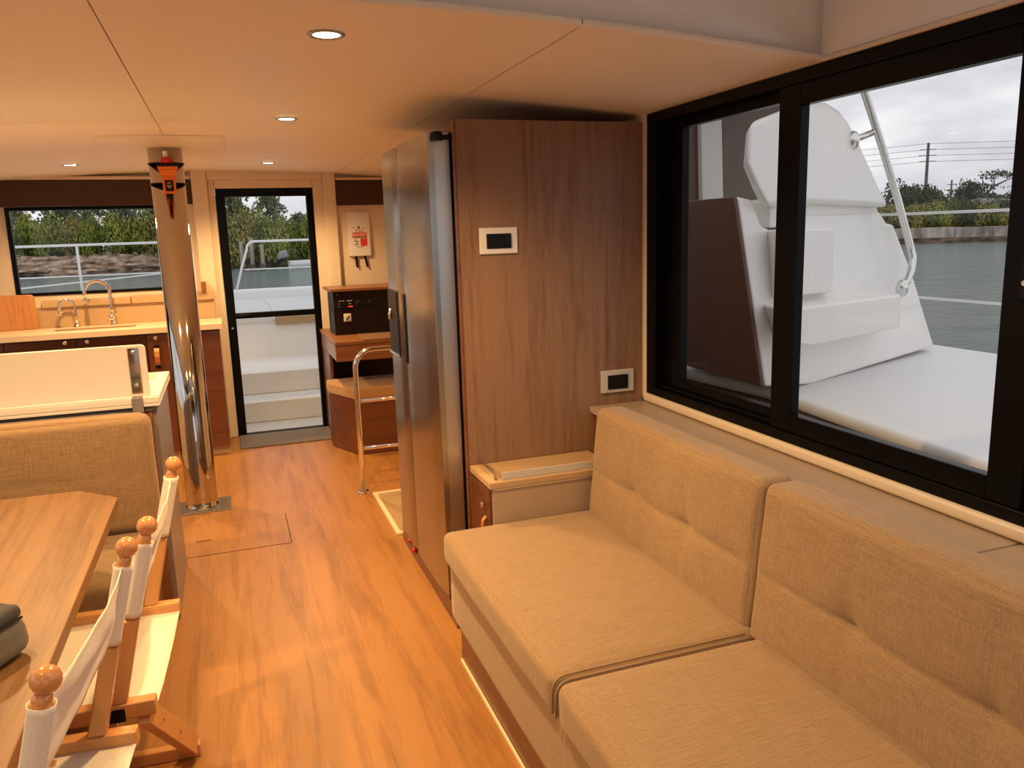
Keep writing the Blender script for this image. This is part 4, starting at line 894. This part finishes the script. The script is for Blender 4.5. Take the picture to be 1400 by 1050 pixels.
# concrete seawall on the right
sw_ = thing('seawall', 'weathered grey concrete seawall across the water', 'seawall', ((ra + rb) / 2).to_tuple())
H = 1.62
for lo_, hi_, th, nm, mt in ((WATER - 0.3, WATER + 0.55, 0.75, 'wall_footing', 'wet_stone'), (WATER + 0.55, WATER + H, 0.5, 'wall_panel', 'seawall_stone')):
    if nm == 'wall_footing':
        B().prism([(q.x, q.y, z) for q, z in ((ra, lo_), (rb, lo_), (rb, hi_), (ra, hi_))], rn * th).obj(nm, mt, sw_)
    else:
        L_ = (rb - ra).length; k = 0; s0 = 0
        while s0 < L_:
            a, b_ = ra + rd * (s0 + 0.04) + rn * 0.12, ra + rd * min(s0 + 6.0, L_) + rn * 0.12
            dz = 0.12 * noise.noise(Vector((k * 1.7, 0, 0)))
            B().prism([(a.x, a.y, lo_), (b_.x, b_.y, lo_), (b_.x, b_.y, hi_ + dz), (a.x, a.y, hi_ + dz)], rn * th).obj(nm, mt, sw_, 0.04)
            s0 += 6.0; k += 1
# ---- vegetation: leaf-card crowns on trunks, a few shapes shared by many trees
def crown_mesh(name, seed, n, shape, mat, leaf=(0.16, 0.34), core=True):
    r = random.Random(seed); vs, fs_ = [], []
    def add(p, sz, nr):
        a = nr.orthogonal().normalized(); b_ = nr.cross(a); th = r.random() * 6.28
        a, b_ = a * math.cos(th) + b_ * math.sin(th), b_ * math.cos(th) - a * math.sin(th)
        k = len(vs); vs.extend([p + a * sz, p + b_ * sz * 0.6, p - a * sz, p - b_ * sz * 0.6]); fs_.append((k, k + 1, k + 2, k + 3))
    blobs = []
    if shape == 'dome':
        for _ in range(9): a = r.random() * 6.28; q = r.random() ** 0.5 * 0.55; blobs.append((Vector((math.cos(a) * q, math.sin(a) * q, 0.35 + 0.45 * r.random() * (1 - q))), 0.32 + 0.18 * r.random()))
        for _ in range(n):
            c_, R_ = r.choice(blobs); nr = Vector((r.gauss(0, 1), r.gauss(0, 1), r.gauss(0.2, 1))).normalized(); p = c_ + nr * R_ * (0.80 + 0.28 * r.random())
            if p.z < 0: p.z = r.random() * 0.2
            add(p, r.uniform(*leaf) * 0.2, (nr + Vector((r.gauss(0, .6), r.gauss(0, .6), r.gauss(0, .6)))).normalized())
    elif shape == 'pine':      # casuarina: wispy branches rising and drooping round a leader
        for k in range(70):
            h = 0.15 + 0.85 * (k / 70) + r.uniform(-.02, .02); a = r.random() * 6.28; ln = (0.34 * (1.05 - h) + 0.10) * r.uniform(0.6, 1.15)
            for q in range(n // 70):
                u = r.random() ** 0.7; p = Vector((math.cos(a) * ln * u, math.sin(a) * ln * u, h + 0.12 * u - 0.20 * u * u)) + Vector((r.gauss(0, .022), r.gauss(0, .022), r.gauss(0, .025)))
                add(p, r.uniform(*leaf) * 0.085, Vector((r.gauss(0, 1), r.gauss(0, 1), r.gauss(0, .35))).normalized())
    else:                      # windswept flat-topped tree
        for k in range(16):
            a = Vector((r.uniform(-0.5, 0.9), r.uniform(-0.3, 0.3), 0.55 + r.random() * 0.4)); a.z += a.x * 0.15
            for q in range(n // 16): add(a + Vector((r.gauss(0, .10), r.gauss(0, .10), r.gauss(0, .035))), r.uniform(*leaf) * 0.12, Vector((r.gauss(0, 1), r.gauss(0, 1), r.gauss(0, 1))).normalized())
    me = D.meshes.new(name); me.from_pydata([v.to_tuple() for v in vs], [], fs_); me.materials.append(MATS[mat]); return me
def trunk_mesh(name, kind, seed):
    r = random.Random(seed); s = B()
    if kind == 'pine': s.tube([(0, 0, 0), (0.01, 0, 0.5), (0, 0.01, 0.98)], [0.022, 0.014, 0.004], 6)
    elif kind == 'wind':
        s.tube([(0, 0, 0), (0.06, 0, 0.3), (0.02, 0, 0.5), (0.3, 0, 0.75), (0.7, 0, 0.9)], [0.05, 0.04, 0.032, 0.02, 0.008], 6); s.tube([(0.02, 0, 0.5), (-0.15, 0.05, 0.7), (-0.35, 0, 0.85)], [0.03, 0.02, 0.008], 6); s.tube([(0.3, 0, .75), (0.25, 0.1, 0.95)], [0.02, 0.006], 6)
    else:
        for _ in range(5): s.tube([(r.uniform(-.1, .1), r.uniform(-.1, .1), 0), (r.uniform(-.4, .4), r.uniform(-.3, .3), 0.6)], [0.03, 0.012], 5)
    me = D.meshes.new(name); s.bm.to_mesh(me); s.bm.free(); me.materials.append(MATS['bark']); return me
CR = {'mangrove': [crown_mesh('crown_mangrove', k, 2600, 'dome', 'leaf_mangrove') for k in (1, 2)], 'olive': [crown_mesh('crown_olive', k, 2600, 'dome', 'leaf_olive') for k in (3, 4)],
      'dark': [crown_mesh('crown_dark', k, 2600, 'dome', 'leaf_dark') for k in (5, 6)], 'pine': [crown_mesh('crown_pine', k, 4200, 'pine', 'leaf_pine') for k in (7, 8, 9)], 'wind': [crown_mesh('crown_wind', 11, 1100, 'wind', 'leaf_dark')]}
TR = {'pine': trunk_mesh('trunk_pine', 'pine', 1), 'wind': trunk_mesh('trunk_wind', 'wind', 1), 'bush': trunk_mesh('stems', 'bush', 1)}
def plant(kind, loc, w, h, name, label, cat, group, k=0):
    t = thing(name, label, cat, loc, group); t.scale = (w, w, h); t.rotation_euler = (0, 0, rnd.random() * 6.28 if kind != 'wind' else YAW - 0.75)
    ms_ = CR[kind]; c_ = D.objects.new('crown', ms_[k % len(ms_)]); COL.objects.link(c_); c_.parent = t
    tr = D.objects.new('trunk', TR.get(kind, TR['bush'])); COL.objects.link(tr); tr.parent = t
# bank ahead: mangrove scrub in front, taller casuarinas behind
x = -30.0; k = 0
while x < 24:
    kind = ('mangrove', 'mangrove', 'olive', 'mangrove')[k % 4]
    plant(kind, (x, (80.6 if x < -3.5 else 76.9) + rnd.uniform(-.6, .9), 0.15 if x < -3.5 else -0.9), rnd.uniform(1.7, 2.6), rnd.uniform(3.0, 4.2) + (0 if x < -3.5 else 0.8), 'mangrove_bush', 'yellow-green mangrove bush on the bank beyond the galley window and door' if kind == 'mangrove' else 'olive yellow bush among the greener mangroves on the far bank', 'bush', 'mangroves on the far bank', k)
    x += rnd.uniform(1.5, 2.2); k += 1
x = -32.0; k = 0
while x < 26:
    hh = rnd.uniform(7.0, 9.5) if x < 7.2 else rnd.uniform(3.6, 4.4)
    plant('pine', (x, 84 + rnd.uniform(-1.5, 3.5), 0.3), rnd.uniform(5.5, 8.0), hh, 'casuarina_tree', 'tall wispy casuarina tree rising behind the mangroves', 'tree', 'casuarinas behind the mangroves', k)
    x += rnd.uniform(2.2, 3.6); k += 1
# right shore, behind the seawall
def rs(px, back, py=333):
    q = onz(px, py, WATER); s_ = (q - RS0).dot(rd); p_ = RS0 + rd * s_
    d2 = ray(px, 300); d2.z = 0; d2.normalize(); return p_ + d2 * (back / max(0.3, abs(d2.dot(rn))))
k = 0
for px in range(1168, 1420, 9):
    p_ = rs(px, 2.3 + (k % 3) * 0.6); kind = ('mangrove', 'olive', 'dark', 'olive')[k % 4]
    plant(kind, (p_.x, p_.y, 0.1), rnd.uniform(1.7, 2.3), rnd.uniform(2.3, 3.3), 'seawall_bush', 'dense scrubby bush growing along the top of the seawall', 'bush', 'bushes along the seawall', k); k += 1
for px, w, h, lab in ((1218, 3.2, 5.2, 'dark tree behind the seawall scrub next to the taller utility pole'), (1243, 3.2, 5.4, 'dark tree behind the seawall scrub next to the taller utility pole'), (1270, 2.6, 4.3, 'dark tree behind the seawall scrub next to the taller utility pole'), (1318, 2.6, 5.2, 'dark tree between the shorter pole and the house roof'), (1338, 2.6, 4.7, 'dark tree between the shorter pole and the house roof'), (1395, 3.2, 4.4, 'dark tree behind the grey house roof')):
    p_ = rs(px, 14 if px < 1300 else 24); plant('dark', (p_.x, p_.y, 0.34), w, h, 'shore_tree', lab, 'tree', 'dark trees behind the seawall', k); k += 1
p_ = rs(1352, 20); plant('wind', (p_.x, p_.y, 0.34), 5.2, 6.6, 'windswept_tree', 'windswept flat-topped tree above the house roof', 'tree', None)
# house
p_ = rs(1372, 12); hx = thing('shore_house', 'low white house with a grey hipped roof behind the seawall', 'house', (p_.x, p_.y, 0.5))
def hq(a, b_, z): q = p_ + rd * a + rn * b_; return (q.x, q.y, z)
B().hexa([hq(-4, -3, .3), hq(4, -3, .3), hq(4, 3, .3), hq(-4, 3, .3)], [hq(-4, -3, 2.5), hq(4, -3, 2.5), hq(4, 3, 2.5), hq(-4, 3, 2.5)]).obj('walls', 'render_white', hx)
B().hexa([hq(-4.6, -3.6, 2.5), hq(4.6, -3.6, 2.5), hq(4.6, 3.6, 2.5), hq(-4.6, 3.6, 2.5)], [hq(-1.3, -.1, 3.7), hq(1.3, -.1, 3.7), hq(1.3, .1, 3.7), hq(-1.3, .1, 3.7)]).obj('roof', 'roof_grey', hx)
# utility poles and wires
def pole(px, back, ztop, r, arms, lab):
    p_ = rs(px, back); t = thing('utility_pole', lab, 'pole', (p_.x, p_.y, 0.34))
    B().tube([(p_.x, p_.y, 0.34), (p_.x, p_.y, ztop)], [r, r * 0.7], 8).obj('shaft', 'pole_wood', t, smooth=True)
    for dz, w in arms:
        a, b_ = p_ - rd.cross(Vector((0, 0, 1))) * 0, p_; q = Vector((p_.x, p_.y, ztop - dz)); s = B().tube([q - rd * w, q + rd * w], 0.055, 6).obj('crossarm', 'pole_wood', t)
    return Vector((p_.x, p_.y, ztop))
def top_for(px, py, back): p_ = rs(px, back); d2 = ray(px, py); return CAM.z + d2.z * (math.hypot(p_.x, p_.y) / math.hypot(d2.x, d2.y))
z1 = top_for(1258, 196, 18); z2 = top_for(1301, 246, 30)
P1 = pole(1258, 18, z1, 0.22, ((0.8, 0.9), (1.5, 1.0), (2.2, 0.9)), 'tall wooden utility pole beyond the seawall')
P2 = pole(1301, 30, z2, 0.16, ((0.6, 0.5), (1.3, 0.6), (2.3, 0.6), (3.6, 0.7)), 'shorter utility pole beside the tall one')
pole(1325, 8, top_for(1326, 268, 8), 0.07, (), 'thin bare post among the seawall bushes')
for k, dz in enumerate((0.1, 0.8, 1.5, 2.2)):
    a, b_ = P1 - rd * 70 - Vector((0, 0, dz + 1.5)), P1 + rd * 90 + Vector((0, 0, -dz))
    q = [a.lerp(P1 - Vector((0, 0, dz)), u) - Vector((0, 0, 3 * u * (1 - u))) for u in (0, .33, .66, 1)] + [(P1 - Vector((0, 0, dz))).lerp(b_, u) - Vector((0, 0, 3 * u * (1 - u))) for u in (.33, .66, 1)]
    tag(B().tube(q, 0.022, 5).obj('power_line', 'wire_dark'), 'thin overhead power line strung from the tall utility pole', 'power line', 'power lines')
# timber pilings and the moored skiff ahead of the door
for px, top, lab in ((313, 333, 'short timber piling close to the door frame'), (332, 330, 'timber piling beside the curved end of the bow rail'), (346, 325, 'tallest timber piling beyond the bow rail'), (360, 334, 'timber piling nearest the moored skiff')):
    q = onz(px, 371, WATER); d2 = ray(px, top); zt = CAM.z + d2.z * (math.hypot(q.x, q.y) / math.hypot(d2.x, d2.y))
    t = thing('timber_piling', lab, 'piling', (q.x, q.y, WATER))
    B().tube([(q.x, q.y, WATER - 0.5), (q.x + 0.05, q.y, zt)], [0.17, 0.15], 10).obj('shaft', 'old_timber', t, smooth=True)
    B().lathe([(0.185, 0), (0.185, 0.75)], (q.x, q.y, WATER - 0.2), 10).obj('tide_band', 'dark_rock', t, smooth=True)
q = onz(386, 367, WATER); bt = thing('moored_skiff', 'white open skiff with a grey outboard motor', 'boat', (q.x + 3, q.y, WATER))
def hullpt(u, v):      # u along the boat, v round the section
    L_ = 6.5; bw_ = 1.05 * (1 - max(0, u - 0.45) ** 2 * 3.0); a = PI * v; zz = 0.62 + 0.35 * u * u
    return (q.x + 0.6 + u * L_, q.y - bw_ * math.cos(a) , WATER + zz - (0.85) * math.sin(a) ** 0.6)
hl = B().grid(hullpt, 16, 12).obj('hull', 'boat_white', bt, smooth=True, solid=0.06)
B().box(q.x + 0.55, q.x + 0.66, q.y - 1.0, q.y + 1.0, WATER - 0.1, WATER + 0.6).obj('transom', 'boat_white', bt)
B().poly_z([(q.x + 3.0, q.y - .45), (q.x + 4.0, q.y - .35), (q.x + 4.0, q.y + .35), (q.x + 3.0, q.y + .45)], WATER + 0.5, WATER + 1.15).obj('console', 'boat_white', bt, 0.1)
B().hexa([(q.x + 3.6, q.y - .35, WATER + 1.15), (q.x + 3.95, q.y - .3, WATER + 1.15), (q.x + 3.95, q.y + .3, WATER + 1.15), (q.x + 3.6, q.y + .35, WATER + 1.15)], [(q.x + 3.55, q.y - .2, WATER + 1.65), (q.x + 3.62, q.y - .2, WATER + 1.65), (q.x + 3.62, q.y + .2, WATER + 1.65), (q.x + 3.55, q.y + .2, WATER + 1.65)]).obj('windscreen', 'boat_white', bt)
en = B().hexa([(q.x - .35, q.y - .3, WATER + .75), (q.x + .6, q.y - .3, WATER + 1.0), (q.x + .6, q.y + .3, WATER + 1.0), (q.x - .35, q.y + .3, WATER + .75)], [(q.x - .2, q.y - .26, WATER + 1.45), (q.x + .5, q.y - .26, WATER + 1.6), (q.x + .5, q.y + .26, WATER + 1.6), (q.x - .2, q.y + .26, WATER + 1.45)]).obj('outboard_cowl', 'engine_grey', bt, 0.15, seg=3)
B().hexa([(q.x - 1.0, q.y - .08, WATER + .1), (q.x - .7, q.y - .08, WATER - .1), (q.x - .7, q.y + .08, WATER - .1), (q.x - 1.0, q.y + .08, WATER + .1)], [(q.x - .1, q.y - .14, WATER + .85), (q.x + .35, q.y - .14, WATER + .9), (q.x + .35, q.y + .14, WATER + .9), (q.x - .1, q.y + .14, WATER + .85)]).obj('outboard_leg', 'black_plastic', bt, 0.03)
SC.cycles.max_bounces = 8; SC.cycles.diffuse_bounces = 5; SC.cycles.glossy_bounces = 4; SC.cycles.transparent_max_bounces = 12; SC.cycles.sample_clamp_indirect = 6; SC.cycles.use_denoising = True
